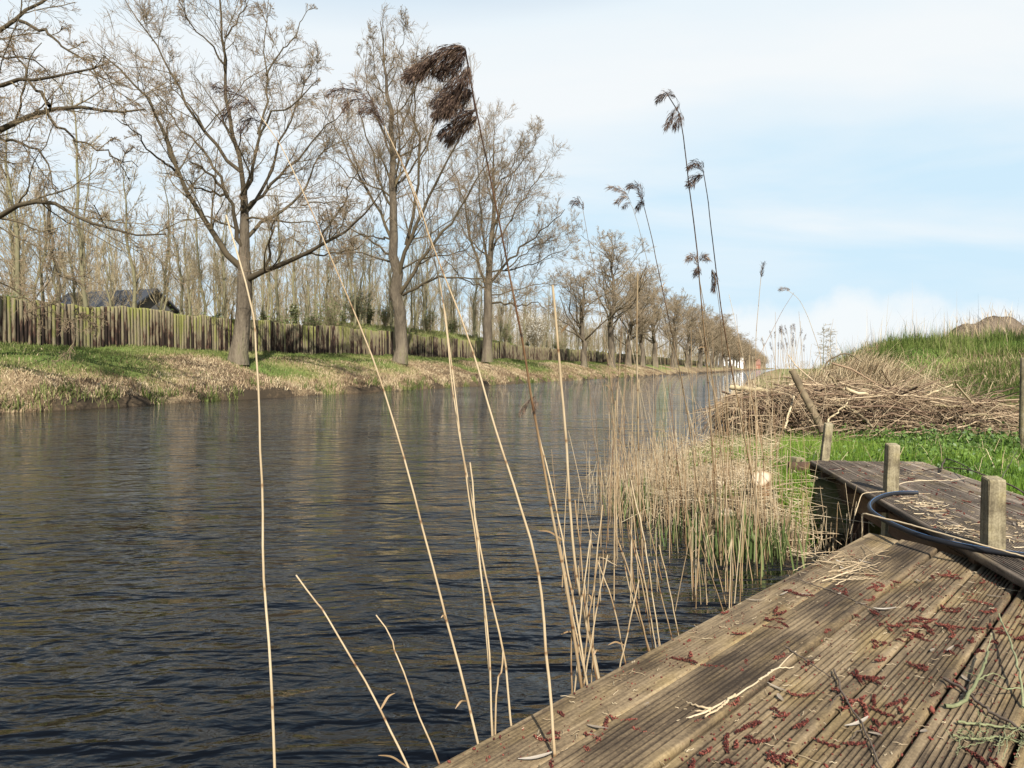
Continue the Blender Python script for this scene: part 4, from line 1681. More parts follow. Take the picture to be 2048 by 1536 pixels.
def leaf_mesh(seed, ln, w):
    r = np.random.default_rng(seed)
    n = 7
    u = np.linspace(0, 1, n)
    wd = w * np.sin(np.pi * (.06 + .9 * u)) ** .8
    curl = r.uniform(-1.2, 1.2)
    lift = r.uniform(.1, .35) * ln
    x = (u - .5) * ln
    y = curl * ln * .3 * (u - .5) ** 2
    z = .0025 + lift * np.abs(u - r.uniform(.2, .8)) ** 1.7
    V = np.stack([np.stack([x, y - wd / 2, z + .25 * wd], 1), np.stack([x, y, z], 1), np.stack([x, y + wd / 2, z + .25 * wd], 1)], 1).reshape(-1, 3)
    F = [(i * 3 + j, (i + 1) * 3 + j, (i + 1) * 3 + j + 1, i * 3 + j + 1) for i in range(n - 1) for j in range(2)]
    return quad_mesh('dead_leaf', V, F, np.full(len(V), r.uniform(.2, .9)), M_LEAF)


LFM = [leaf_mesh(i, l, w) for i, (l, w) in enumerate(((.05, .010), (.065, .012), (.04, .009), (.075, .011), (.03, .011), (.055, .008)))]
k = 0
while k < 40:
    if k < 24:
        t, o_ = lr0.uniform(.4, 3.1), lr0.uniform(-1.02, -.25)
        if t > end1(-o_) - .03:
            continue
        p = on_deck1(t, o_, .0005)
        lab, gr_p = 'narrow pale withered leaf lying on the foreground deck', 'withered leaves on the deck'
    else:
        q = E2 + d2 * lr0.uniform(-3.2, -.2) + n2v * lr0.uniform(.05, .8)
        p = np.array([q[0], q[1], Z2 + .0005])
        lab, gr_p = 'narrow pale withered leaf lying on the raised walkway', 'withered leaves on the walkway'
    if not in_view(p):
        continue
    o = link('dead_leaf', LFM[lr0.integers(6)])
    o.location = p
    o.rotation_euler = (0, 0, lr0.uniform(0, 6.28))
    tag(o, lab, 'leaf', gr_p)
    k += 1


# crumbs in the grooves and on the boards: nobody could count them
g = Geo()
for k in range(2600):
    t, o_ = lr0.uniform(.3, 3.2), lr0.uniform(-1.04, -.2)
    if t > end1(-o_) - .02:
        continue
    V, F = blob(on_deck1(t, o_, .001), lr0.gamma(2, .0007) + .0007, lr0)
    g.add(V, F, lr0.uniform(0, .9))
for k in range(500):
    q = E2 + d2 * lr0.uniform(-3.2, 0) + n2v * lr0.uniform(.02, .82)
    V, F = blob(np.array([q[0], q[1], Z2 + .001]), lr0.gamma(2, .001) + .001, lr0)
    g.add(V, F, lr0.uniform(0, .9))
tag(g.obj('catkin_crumbs', M_CATKIN), 'red crumbs of broken catkins caught in the grooves of the boards', 'crumbs', kind='stuff')
g = Geo()
k = 900
P = np.zeros((k, 4, 3))
for i in range(k):
    if i % 4 == 0:
        q = E2 + d2 * lr0.uniform(-3.2, 0) + n2v * lr0.uniform(.02, .84)
        c = np.array([q[0], q[1], Z2 + .003])
    else:
        t, o_ = lr0.uniform(.3, 3.2), lr0.uniform(-1.04, -.2)
        c = on_deck1(min(t, end1(-o_) - .03), o_, .003)
    a, ln = lr0.uniform(0, 6.28), lr0.gamma(2, .006) + .006
    dv = np.array([math.cos(a), math.sin(a), 0])
    for j in range(4):
        P[i, j] = c + dv * ln * (j / 3 - .5) + np.array([0, 0, .002]) * (j % 2) + lr0.normal(size=3) * [.001, .001, 0]
V, F = tubes(P, np.full((k, 4), .0008), 3)
g.add(V, F, np.repeat(lr0.uniform(0, 1, k), 12))
tag(g.obj('chaff', M_DRYSTEM), 'pale chaff and scraps of straw scattered over the boards', 'chaff', kind='stuff')


def stick(name, label, cat, paths, z, mat, group=None, parts='stem', lift=.004, sides=6, tint=.5, n=22, wob=.0015):
    """twigs and stems lying on a surface, followed from the photo; paths: (pixels, r0, r1)"""
    p0_ = PZ(*paths[0][0][0][:2], z)
    root = None
    g = Geo()
    for pxs, ra, rb in paths:
        pts = resample([PZ(q[0], q[1], z + (q[2] if len(q) > 2 else 0)) for q in pxs], n)
        pts[:, 2] += lift + ra + np.abs(lr0.normal(size=n)) * wob
        pts[1:-1, :2] += lr0.normal(size=(n - 2, 2)) * wob
        V, F = tubes((pts - p0_)[None], np.linspace(ra, rb, n)[None], sides)
        g.add(V, F, np.clip(tint + lr0.normal() * .12, 0, 1))
    o = g.obj(name, mat)
    o.location = p0_
    return tag(o, label, cat, group)


stick('twig', 'thin dark twig lying across the second and third board of the deck', 'twig', [([(1584, 1159), (1655, 1183), (1715, 1208), (1775, 1238)], .0022, .0014)], Z1, M_BARETWIG)
stick('twig', 'short grey twig lying on the deck below the dry forked reed', 'twig', [([(1568, 1297), (1600, 1318), (1640, 1345), (1666, 1364)], .0022, .0012), ([(1600, 1318), (1615, 1322), (1632, 1320)], .001, .0006)], Z1, M_BARETWIG)
stick('twig', 'long crooked twig with a side shoot running to the bottom edge of the deck', 'twig', [([(1668, 1345), (1684, 1390), (1700, 1418), (1728, 1462), (1752, 1520), (1770, 1560)], .0028, .0016), ([(1684, 1390), (1670, 1400), (1660, 1420)], .0013, .0006), ([(1728, 1462), (1712, 1470), (1700, 1490)], .0012, .0006)], Z1, M_BARETWIG)
stick('twig', 'dark twig with lichen specks crossing the lower right corner of the deck', 'twig', [([(1888, 1365), (1937, 1396), (1980, 1433), (2019, 1455), (2060, 1482)], .0038, .003), ([(1937, 1396), (1960, 1392), (1990, 1400)], .0015, .0008)], Z1, M_BARETWIG, lift=.006)
stick('lichen_twig', 'pale green lichen-covered branch bent like a hook at the lower right of the deck', 'branch', [([(1890, 1420), (1906, 1421), (1925, 1412), (1937, 1400, .008), (1957, 1363, .02), (1968, 1335, .03), (1977, 1308, .03)], .0048, .0026), ([(1957, 1363, .02), (1985, 1350, .02), (2010, 1360, .01)], .0018, .001), ([(1968, 1335, .03), (1975, 1300, .03), (1984, 1272, .03)], .0018, .001)], Z1, M_LICHEN, lift=.002)
lp_ = [([(1915, 1452), (1960, 1455), (2010, 1462), (2060, 1470)], .003, .0022), ([(1905, 1478), (1950, 1488), (2000, 1480), (2060, 1500)], .0024, .0018)]
for k in range(26):
    x0_ = lr0.uniform(1910, 2050)
    y0_ = lr0.uniform(1448, 1492)
    lp_.append(([(x0_, y0_), (x0_ + lr0.normal() * 14, y0_ + lr0.normal() * 14, .01), (x0_ + lr0.normal() * 26, y0_ + lr0.normal() * 20, .016)], .0012, .0006))
stick('lichen_twig', 'tangle of fine lichen-grey twigs lying near the right edge of the deck', 'twigs', lp_, Z1, M_LICHEN, lift=.004)
stick('lichen_twig', 'slender greenish twig arching down the right edge of the deck', 'twig', [([(1998, 1232, .02), (2015, 1275, .03), (2033, 1324, .03), (2044, 1382, .02), (2046, 1420)], .0022, .003), ([(2044, 1382, .02), (2010, 1385, .02), (1975, 1368, .015), (1930, 1350, .01)], .0018, .001)], Z1, M_LICHEN)
stick('dry_reed', 'forked pale dry reed stem lying on the second and third board', 'reed', [([(1592, 1306), (1560, 1335), (1520, 1365, .01), (1470, 1395, .015), (1420, 1425, .01), (1385, 1438), (1345, 1448)], .0016, .0024), ([(1518, 1366, .01), (1550, 1342), (1588, 1338)], .0028, .0012), ([(1425, 1422, .01), (1395, 1418, .008), (1372, 1408), (1356, 1398)], .0028, .0010), ([(1420, 1426, .008), (1390, 1427), (1350, 1421)], .0024, .001), ([(1470, 1395, .015), (1440, 1420, .018), (1410, 1440, .01)], .0035, .002)], Z1, M_DRYSTEM, tint=.62, lift=.002)
lp_ = []
for k in range(24):
    cx_, cy_ = lr0.normal(1705, 34), lr0.normal(1140, 12)
    a = lr0.normal() * .45
    hl = lr0.uniform(25, 75)
    bnd = lr0.normal() * 14
    lp_.append(([(cx_ - hl * math.cos(a), cy_ - hl * math.sin(a) * .45), (cx_, cy_ + bnd, lr0.uniform(0, .03)), (cx_ + hl * math.cos(a), cy_ + hl * math.sin(a) * .45)], lr0.uniform(.0012, .0026), .001))
stick('dry_reed', 'heap of pale dry reed leaves on the far corner of the foreground deck', 'reeds', lp_, Z1, M_DRYSTEM, tint=.42)
stick('dry_reed', 'long bent straw stem stretched over the hose on the walkway', 'reed', [([(1722, 1100, -.13), (1725, 1070, -.05), (1723, 1036, .03), (1760, 1046, .03), (1803, 1056, .03), (1917, 1089, .02), (2050, 1127)], .0042, .003)], Z2, M_DRYSTEM, tint=.75, n=60, wob=.0006, lift=.02)
stick('dry_reed', 'curved dry straw lying behind the middle post of the walkway', 'reed', [([(1795, 972), (1815, 965, .02), (1850, 963, .03), (1900, 964, .02), (1935, 958)], .002, .0014)], Z2, M_DRYSTEM, tint=.75)
stick('dry_reed', 'kinked straw standing from the edge of the walkway beside the hose', 'reed', [([(1700, 1070, -.2), (1712, 1025, -.06), (1724, 988, .005), (1745, 987, .01), (1768, 985, .004)], .003, .002)], Z2, M_DRYSTEM, tint=.75, wob=.0005)
stick('bramble', 'dark arching bramble stem at the grassy edge of the walkway', 'bramble', [([(1846, 944), (1875, 939, .03), (1905, 937, .05), (1935, 941, .06), (1961, 950, .06), (1990, 961, .05), (2020, 972, .04), (2048, 988, .02), (2080, 1010)], .0035, .005), ([(1881, 946), (1886, 928, .02), (1891, 919, .03), (1925, 932, .05), (1950, 948, .06)], .006, .003), ([(2000, 962, .05), (2020, 930, .1), (2034, 905, .12)], .003, .0015)], Z2, M_BARETWIG, tint=.2)
# trampled leaf scraps and straw mats on the walkway
g = Geo()
cts = [(1850, 1010), (1870, 1035), (1905, 1060), (1930, 1070), (1830, 945), (1870, 925), (2020, 1080), (2030, 1050), (1800, 1000)]
nn = 240
P = np.zeros((nn, 4, 3))
for i in range(nn):
    c = cts[lr0.integers(len(cts))]
    p = PZ(c[0] + lr0.normal() * 26, c[1] + lr0.normal() * 9, Z2)
    q = to_walk(p)
    if not (-3.4 < q[0] < .02 and -.84 < q[1] < -.02):
        p = PZ(*cts[0], Z2) + lr0.normal(size=3) * [.06, .06, 0]
    a, ln = lr0.uniform(0, 6.28), lr0.gamma(3, .012)
    dv = np.array([math.cos(a), math.sin(a), 0])
    for j in range(4):
        P[i, j] = p + dv * ln * (j / 3 - .5) + np.array([0, 0, .003 + .004 * lr0.random()]) + lr0.normal(size=3) * [.003, .003, 0]
V, F = tubes(P, lr0.uniform(.0012, .003, (nn, 1)).repeat(4, 1), 3)
g.add(V, F, np.repeat(lr0.uniform(0, 1, nn), 12))
tag(g.obj('straw_litter', M_DRYSTEM), 'trodden straw and leaf scraps lying on the walkway boards', 'litter', kind='stuff')

# ------------------------------------------------------------------ reeds
def reed_mat():
    m, t, b = new_mat('reed_stem')
    at = N(t, 'ShaderNodeAttribute', attribute_name='tint')
    co = N(t, 'ShaderNodeTexCoord')
    mpn = N(t, 'ShaderNodeMapping')
    mpn.inputs['Scale'].default_value = (1, 1, .25)
    t.links.new(co.outputs['Object'], mpn.inputs[0])
    nz = N(t, 'ShaderNodeTexNoise')
    nz.inputs['Scale'].default_value = 60
    nz.inputs['Detail'].default_value = 4
    t.links.new(mpn.outputs[0], nz.inputs['Vector'])
    v = math_node(t, 'ADD', at.outputs['Fac'], math_node(t, 'MULTIPLY', math_node(t, 'SUBTRACT', nz.outputs[0], .5), .3), clamp=True)
    r = ramp(t, [(0, (.03, .02, .013)), (.22, (.125, .062, .028)), (.45, (.26, .172, .088)), (.7, (.41, .315, .19)), (1, (.54, .445, .295))])
    t.links.new(v, r.inputs[0])
    t.links.new(r.outputs[0], b.inputs['Base Color'])
    b.inputs['Roughness'].default_value = .5
    b.inputs['Specular IOR Level'].default_value = .35
    return m


M_REED = reed_mat()
M_PLUME = tint_mat('reed_plume', [(0, (.042, .028, .024)), (.35, (.10, .066, .052)), (.65, (.21, .14, .095)), (1, (.42, .31, .22))], noise=30, amt=.3, rough=.8, spec=.15, trans=.42)
M_GREENLEAF = tint_mat('green_reed_leaf', [(0, (.04, .065, .018)), (.5, (.105, .15, .045)), (1, (.25, .28, .11))], noise=10, amt=.25, rough=.5, spec=.3, trans=.3)

ED0, ED1 = (850, 1536), (1755, 1070)


def edge_depth(px):
    """depth of the deck's outer edge at a pixel column"""
    py = ED0[1] + (px - ED0[0]) * (ED1[1] - ED0[1]) / (ED1[0] - ED0[0])
    return PZ(px, min(py, 1536), Z1)[1]


rr5 = np.random.default_rng(55)


def stem_tube(g, pts, r0, r1, tint, dark_top=0.0, red_base=0.0, node=.19, sides=7):
    """a reed stem with its nodes"""
    ln = np.r_[0, np.cumsum(np.linalg.norm(np.diff(pts, axis=0), axis=1))]
    tot = ln[-1]
    us = list(np.linspace(0, tot, 26))
    nodes = []
    u = node * rr5.uniform(.3, 1)
    while u < tot * .97:
        nodes.append(u)
        us += [u - .006, u - .0015, u + .0015, u + .006]
        u += node * rr5.uniform(.75, 1.25)
    us = np.unique(np.clip(us, 0, tot))
    P = np.stack([np.interp(us, ln, pts[:, k]) for k in range(3)], 1)
    f = us / tot
    R_ = r0 + (r1 - r0) * f
    T = np.full(len(us), tint) + .06 * np.sin(us * 9 + tint * 40)
    T -= dark_top * np.clip((f - .45) / .4, 0, 1)
    T -= red_base * np.exp(-us / .25)
    for nd in nodes:
        w_ = np.exp(-((us - nd) / .0025) ** 2)
        R_ = R_ * (1 + .16 * w_)
        T -= .42 * w_ + .16 * ((us - nd < .03) & (us >= nd))
    V, F = tubes(P[None], R_[None], sides)
    g.add(V, F, np.clip(np.repeat(T, sides), 0, 1))


def spray(g, axis, width, n, ln, r, tint, droop=.25, wd=.0016):
    """spikelets massed along an axis (m,3)"""
    m_ = len(axis)
    T = unit(np.gradient(axis, axis=0))
    u = r.random(n) ** .85
    idx = np.minimum((u * (m_ - 1)).astype(int), m_ - 2)
    fr = (u * (m_ - 1) - idx)[:, None]
    base = axis[idx] * (1 - fr) + axis[idx + 1] * fr
    tan = T[idx]
    env = width * np.sin(np.pi * (.07 + .86 * u)) ** .75
    v = r.normal(size=(n, 3))
    perp = unit(v - (v * tan).sum(1, keepdims=True) * tan)
    base = base + perp * (env * r.random(n) ** .7 * np.where(r.random(n) < .12, 1.5, 1))[:, None]
    d = unit(tan + perp * r.uniform(.05, .55, (n, 1)) + r.normal(size=(n, 3)) * .18 + np.array([0, 0, -droop]))
    L_ = ln * r.uniform(.6, 1.4, n)[:, None]
    side = unit(np.cross(d, r.normal(size=(n, 3))))
    w_ = wd * r.uniform(.6, 1.3, (n, 1))
    mid = base + d * L_ * .45
    tip = base + d * L_ + np.array([0, 0, -.12]) * L_
    V = np.stack([base - side * w_ * .25, base + side * w_ * .25, mid + side * w_ * .5, mid - side * w_ * .5, tip + side * w_ * .05, tip - side * w_ * .05], 1).reshape(-1, 3)
    o = np.arange(n)[:, None] * 6
    F = np.concatenate([o + np.array([[0, 1, 2, 3]]), o + np.array([[3, 2, 4, 5]])], 1).reshape(-1, 4)
    g.add(V, F, np.repeat(np.clip(tint + r.normal(0, .2, n), 0, 1), 6))
    # the fine branchlets that carry them
    k = max(4, n // 14)
    j = r.integers(0, n, k)
    P = np.stack([axis[np.maximum(idx[j] - 2, 0)], (axis[idx[j]] + base[j]) / 2, base[j], mid[j]], 1)
    V, F = tubes(P, np.full((k, 4), wd * .28), 3)
    g.add(V, F, .15)


def plume_geo(lobes, r):
    """lobes: (axis points (k,3), width, count, spikelet length, tint)"""
    g = Geo()
    for ax, w_, n, ln, tv in lobes:
        a = resample(ax, 14)
        spray(g, a, w_ * .95, int(n * 2.1), ln * .8, r, tv, wd=ln * .085)
        spray(g, a, w_ * 1.15, int(n * .9), ln * .6, r, tv + .35, wd=ln * .04)
        V, F = tubes(a[None], np.linspace(.0012, .0005, 14)[None] * (w_ / .02), 4)
        g.add(V, F, .12)
        if lobes[0][0] is not ax:          # the branch that carries this tuft
            q = resample(np.array([lobes[0][0][0], (lobes[0][0][0] + ax[0]) / 2, ax[0]]), 4)
            V, F = tubes(q[None], np.full((1, 4), .0006), 4)
            g.add(V, F, .12)
    return g


def reed(label, pxs, Yb, Yt, r0, r1, tint=.75, lobes=(), dark_top=0., red=.2, ground=0.0, leaf=None, extend=True, cat='reed', node=.19):
    """a reed followed stem by stem in the photo; it leans a little towards the camera with height"""
    k = len(pxs)
    px = np.array(pxs, float)
    d = np.r_[0, np.cumsum(np.linalg.norm(np.diff(px, axis=0), axis=1))]
    u = d / d[-1]
    pts = np.array([PY(x, y, Yb + (Yt - Yb) * t) for (x, y), t in zip(pxs, u)])
    if extend:
        dv = pts[1] - pts[0]
        dv = dv / max(dv[2], .02)
        q = pts[0] - dv * (pts[0][2] - (ground - .12))
        if np.linalg.norm(q[:2] - pts[0][:2]) > .25:
            q = np.array([pts[0][0], pts[0][1], ground - .12])
        pts = np.concatenate([[q], pts])
    r0, r1 = r0 * .9, r1 * .9
    sm = resample(pts, 44)
    sm[4:-4] += np.cumsum(rr5.normal(size=(36, 3)) * .0008, 0) - np.linspace(0, 1, 36)[:, None] * 0
    o = sm[0].copy()
    root = thing('reed', o, label, cat)
    g = Geo()
    stem_tube(g, sm - o, r0, r1, tint, dark_top, red, node)
    g.obj('stem', M_REED, root)
    if lobes:
        L_ = []
        for lp, wpx, n, lpx, tv in lobes:
            Y = Yt * (1 + rr5.uniform(-.02, .02))
            ax = np.array([PY(x, y, Y + (i / max(1, len(lp) - 1)) * rr5.uniform(-.05, .05)) for i, (x, y) in enumerate(lp)]) - o
            sc = Y / FPX
            L_.append((ax, wpx * sc, n, lpx * sc, tv))
        plume_geo(L_, rr5).obj('plume', M_PLUME, root, smooth=False)
    if leaf is None and extend and rr5.random() < .42:
        leaf = []
        for q in range(rr5.integers(1, 3)):            # a torn sheath still clinging to the stem
            b0 = sm[rr5.integers(12, 34)]
            dv = np.array([rr5.normal() * .5 - .35, rr5.normal() * .3, rr5.uniform(.2, 1.0)])
            dv = dv / np.linalg.norm(dv) * rr5.uniform(.03, .085)
            leaf.append([b0, b0 + dv * .55, b0 + dv + np.array([0, 0, -.02])])
    if leaf:
        for lf in leaf:
            p = resample([q if isinstance(q, np.ndarray) else PY(*q) for q in lf], 10) - o
            T = unit(np.gradient(p, axis=0))
            sd_v = unit(np.cross(T, [0.2, 1.0, 0.1]))
            w_ = .0024 * np.sin(np.pi * np.linspace(.12, .98, 10))[:, None] ** .7
            V = np.stack([p - sd_v * w_, p + sd_v * w_], 1).reshape(-1, 3)
            F = np.array([(2 * i, 2 * i + 1, 2 * i + 3, 2 * i + 2) for i in range(9)])
            g = Geo()
            g.add(V, F, .45)
            g.obj('leaf', M_REED, root)
    return root


e_ = .07
reed('long straight reed farthest left, its stem crossing the biggest oak trunk', [(550, 1560), (540, 1400), (530, 1250), (522, 1080), (517, 950), (515, 800), (506, 655), (495, 590), (482, 530), (468, 480), (452, 430)], 1.36, 1.30, .0038, .0016, .8, red=0, node=.26)
Y = edge_depth(955) + e_
reed('reed bending left with a blue-grey drooping plume against the biggest oak', [(957, 1480), (938, 1394), (900, 1248), (848, 1059), (808, 900), (760, 750), (705, 610), (655, 490), (628, 419), (605, 372), (587, 331), (562, 284), (533, 252), (515, 222), (490, 192)], Y, 1.55, .0040, .0010, .72, dark_top=.1,
     lobes=[([(515, 224), (490, 195), (455, 180), (425, 172)], 13, 140, 13, .3), ([(530, 250), (505, 235), (490, 240), (478, 262)], 11, 100, 13, .2), ([(500, 205), (470, 205), (455, 225), (445, 240)], 11, 100, 13, .35)])
reed('broken short reed stub slanting left over the dark water', [(818, 1542), (780, 1455), (735, 1365), (650, 1230), (592, 1150)], 1.46, 1.5, .0036, .0018, .74, node=.16)
reed('short curved dead reed with a hooked tip near the bottom of the picture', [(884, 1512), (860, 1455), (835, 1400), (805, 1310), (775, 1258), (752, 1230)], 1.47, 1.5, .0034, .0015, .66, node=.14)
Y = edge_depth(980) + e_
reed('thin reed of the close pair of stems rising left of the plumed reeds', [(980, 1461), (977, 1329), (965, 1199), (938, 1036), (922, 930), (905, 800), (893, 690), (885, 600), (868, 510), (836, 407), (800, 318)], Y, 1.6, .0030, .0011, .7)
reed('short pale stem standing between the close pair of reeds', [(989, 1459), (985, 1380), (973, 1218), (960, 1085), (945, 960), (940, 925)], Y + .02, Y, .0030, .0020, .8)
reed('bare reed curving from the deck edge, right-hand one of the close pair', [(1025, 1440), (1008, 1293), (990, 1230), (975, 1160), (952, 1036), (925, 905), (905, 760), (887, 622), (860, 500), (832, 400)], edge_depth(1025) + e_, 1.62, .0036, .0012, .72)
reed('thin leaning stub beside the foot of the close pair of reeds', [(998, 1453), (1003, 1380), (1006, 1303)], edge_depth(998) + e_, 1.6, .0028, .0022, .66)
reed('reed rising through the gap in the deck boards, with a reddish drooping plume', [(1109, 1517), (1102, 1420), (1095, 1330), (1082, 1165), (1045, 1015), (1007, 912), (965, 760), (930, 650), (900, 571), (863, 485), (839, 400), (815, 345), (790, 300), (765, 245)], PZ(1109, 1517, Z1)[1], 1.36, .0040, .0010, .78, dark_top=.12, ground=Z1, red=.25,
     lobes=[([(765, 245), (745, 205), (715, 180), (680, 175), (655, 190)], 13, 160, 13, .45), ([(768, 252), (750, 225), (735, 215), (720, 225)], 13, 130, 13, .4), ([(740, 205), (715, 195), (695, 205), (688, 220)], 10, 90, 13, .5)])
Y = edge_depth(1160) + e_
reed('tallest reed with a big dark brown plume blown to the left', [(1160, 1375), (1142, 1260), (1124, 1150), (1105, 1060), (1085, 955), (1060, 800), (1043, 690), (1030, 620), (1012, 530), (1000, 470), (975, 345), (958, 255), (945, 180), (938, 130), (930, 100)], Y, 1.34, .0058, .0013, .62, dark_top=.5, red=.25,
     lobes=[([(931, 98), (905, 98), (872, 120), (845, 140), (812, 156)], 18, 620, 19, .38), ([(933, 105), (915, 118), (900, 135), (880, 150)], 20, 380, 17, .25),
            ([(938, 135), (925, 165), (905, 195), (872, 232)], 22, 620, 18, .28), ([(946, 185), (932, 190), (912, 205), (890, 225)], 20, 420, 17, .42), ([(915, 140), (900, 165), (880, 190), (862, 208)], 8, 120, 13, .12),
            ([(950, 222), (925, 232), (905, 250), (880, 272)], 12, 240, 17, .2), ([(953, 232), (938, 245), (918, 262), (895, 285)], 13, 260, 17, .55)])
reed('thick bare reed right beside the tallest one, broken off at mid height', [(1195, 1350), (1168, 1230), (1150, 1130), (1140, 1010), (1131, 880), (1122, 760), (1112, 640), (1105, 570)], edge_depth(1195) + e_ + .1, 1.75, .0046, .0034, .74, leaf=[[(1122, 665, 1.77), (1130, 655, 1.76), (1138, 648, 1.75)]])
reed('reed with a hanging reddish scrap of plume against the water', [(1178, 1370), (1165, 1290), (1148, 1190), (1130, 1090), (1112, 1000), (1088, 905), (1070, 830), (1060, 780)], edge_depth(1178) + e_ + .05, 1.85, .0042, .0018, .74, lobes=[([(1070, 792), (1060, 800), (1048, 815), (1040, 828)], 5, 40, 14, .5), ([(1070, 793), (1071, 808), (1067, 822)], 4, 26, 14, .5)])
# the reeds standing farther out, right of the middle
def water_base(px, py):
    p = PZ(px, py, 0.0)
    return p[1]


reed('tall thin dark reed with a sparse one-sided plume against the sky', [(1440, 1120), (1432, 1010), (1424, 880), (1416, 760), (1405, 620), (1395, 500), (1380, 380), (1368, 275), (1360, 215), (1350, 190), (1333, 186)], water_base(1440, 1120), 3.0, .0058, .0022, .58, dark_top=.5,
     lobes=[([(1352, 195), (1338, 186), (1325, 190), (1314, 202)], 7, 80, 12, .3), ([(1360, 208), (1348, 222), (1340, 240), (1332, 255)], 7, 80, 13, .35), ([(1362, 225), (1356, 240), (1350, 255)], 9, 80, 12, .25)])
reed('tall dark reed with a round tufted plume beside the thinner tall one', [(1530, 1120), (1512, 1010), (1492, 890), (1468, 760), (1450, 660), (1436, 560), (1424, 460), (1412, 370), (1407, 345)], water_base(1530, 1120), 3.2, .0060, .0020, .55, dark_top=.5,
     lobes=[([(1408, 345), (1398, 328), (1388, 326), (1378, 335)], 9, 90, 13, .2), ([(1408, 350), (1396, 352), (1386, 362), (1378, 368)], 10, 100, 13, .25)])
reed('reed with a brownish arched plume level with the treetops', [(1408, 1090), (1395, 980), (1378, 850), (1360, 745), (1340, 655), (1320, 560), (1303, 480), (1291, 420), (1284, 395), (1272, 372)], water_base(1408, 1090), 3.3, .0054, .0016, .62, dark_top=.35,
     lobes=[([(1286, 400), (1278, 376), (1266, 368), (1256, 374)], 8, 80, 12, .35), ([(1289, 412), (1284, 402), (1279, 410), (1274, 418)], 6, 50, 12, .3)])
reed('faint thin reed with a ragged pale brown plume left of the arched one', [(1420, 1080), (1400, 940), (1370, 800), (1330, 650), (1300, 540), (1278, 450), (1262, 400), (1248, 385)], water_base(1420, 1080), 3.5, .0034, .0010, .72,
     lobes=[([(1255, 390), (1242, 380), (1228, 376), (1219, 373)], 6, 50, 12, .7), ([(1258, 398), (1248, 392), (1240, 400), (1233, 404)], 6, 40, 12, .6), ([(1262, 405), (1254, 408), (1247, 415)], 4, 25, 11, .6)])
reed('thin reed with a faint plume at the edge of the low-forking oak crown', [(1300, 1150), (1262, 980), (1230, 830), (1207, 690), (1188, 560), (1172, 450), (1165, 415)], water_base(1300, 1150), 3.0, .0036, .0010, .62, dark_top=.15,
     lobes=[([(1167, 420), (1160, 404), (1152, 400), (1143, 408)], 8, 60, 12, .4)])
reed('straight bare reed with a cut top against the far oak row', [(1288, 1165), (1282, 1020), (1279, 900), (1276, 780), (1274, 660), (1275, 546)], water_base(1288, 1165), 3.2, .0052, .0044, .68)
reed('reed crowned by a tousled tan plume behind the tall dark stem', [(1462, 1110), (1450, 980), (1436, 860), (1421, 740), (1408, 640), (1398, 550), (1392, 520)], water_base(1462, 1110), 3.4, .0048, .0014, .6,
     lobes=[([(1394, 530), (1390, 514), (1383, 512), (1375, 520)], 8, 70, 12, .65), ([(1400, 522), (1408, 512), (1414, 518)], 7, 50, 12, .6), ([(1398, 532), (1396, 540), (1390, 548)], 8, 60, 12, .4)])
reed('reed with a slim grey plume hanging beside the tousled tan one', [(1480, 1100), (1466, 960), (1452, 820), (1443, 700), (1436, 600), (1430, 550), (1424, 538)], water_base(1480, 1100), 3.6, .0036, .0012, .55, dark_top=.2,
     lobes=[([(1424, 540), (1428, 552), (1430, 566), (1426, 580)], 7, 80, 12, .2)])
reed('wispy distant reed with a narrow upright grey seed head', [(1515, 990), (1512, 880), (1511, 760), (1513, 660), (1519, 590), (1524, 530)], 5.5, 5.3, .0048, .0018, .62, lobes=[([(1522, 556), (1524, 542), (1527, 526)], 3.2, 40, 9, .1)], ground=.1)
reed('bowed distant reed with a small oval tan plume over the horizon', [(1660, 860), (1648, 760), (1636, 690), (1618, 640), (1600, 600), (1588, 588), (1574, 580)], 8.6, 8.2, .0050, .0022, .75, lobes=[([(1580, 580), (1568, 577), (1560, 578)], 4.5, 40, 8, .8)], ground=.3)
reed('dark slanting reed crossing the others from the deck towards the sky right of the oaks', [(1420, 960), (1455, 860), (1490, 770), (1530, 690), (1565, 620), (1588, 585)], 5.6, 6.4, .0046, .0014, .42, dark_top=.1, ground=.05)
# the bundle whose feet stand at the deck edge
for i, (a, b_, lab) in enumerate((
        ((1150, 1370), (1180, 1080), None), ((1172, 1372), (1120, 1090), None), ((1183, 1356), (1205, 1010), None), ((1188, 1340), (1150, 1000), None),
        ((1166, 1372), (1215, 1110), None), ((1142, 1372), (1146, 1180), None), ((1197, 1352), (1168, 1160), None), ((1160, 1374), (1196, 1120), None),
        ((1237, 1330), (1278, 1160), None), ((1251, 1325), (1195, 1120), None), ((1300, 1300), (1240, 1090), None), ((1306, 1297), (1258, 1050), None),
        ((1311, 1294), (1268, 1080), None), ((1318, 1290), (1262, 960), None), ((1342, 1280), (1308, 1120), None), ((1357, 1270), (1318, 1090), None), ((1296, 1302), (1230, 1060), None))):
    Yb = edge_depth(a[0]) + .08 + .12 * rr5.random()
    mid = ((a[0] + b_[0]) / 2 + rr5.normal() * 4, (a[1] + b_[1]) / 2)
    r_ = reed('bare straw-coloured reed of the clump rising at the outer edge of the deck', [a, mid, b_], Yb, Yb * .98, .0029 * rr5.uniform(.75, 1.2), .0019, rr5.uniform(.5, .8))
    r_['group'] = 'bare reeds clumped at the deck edge'

# -- the bed between deck and bank: single stems, the nearest ones as objects
M_STEMS = []


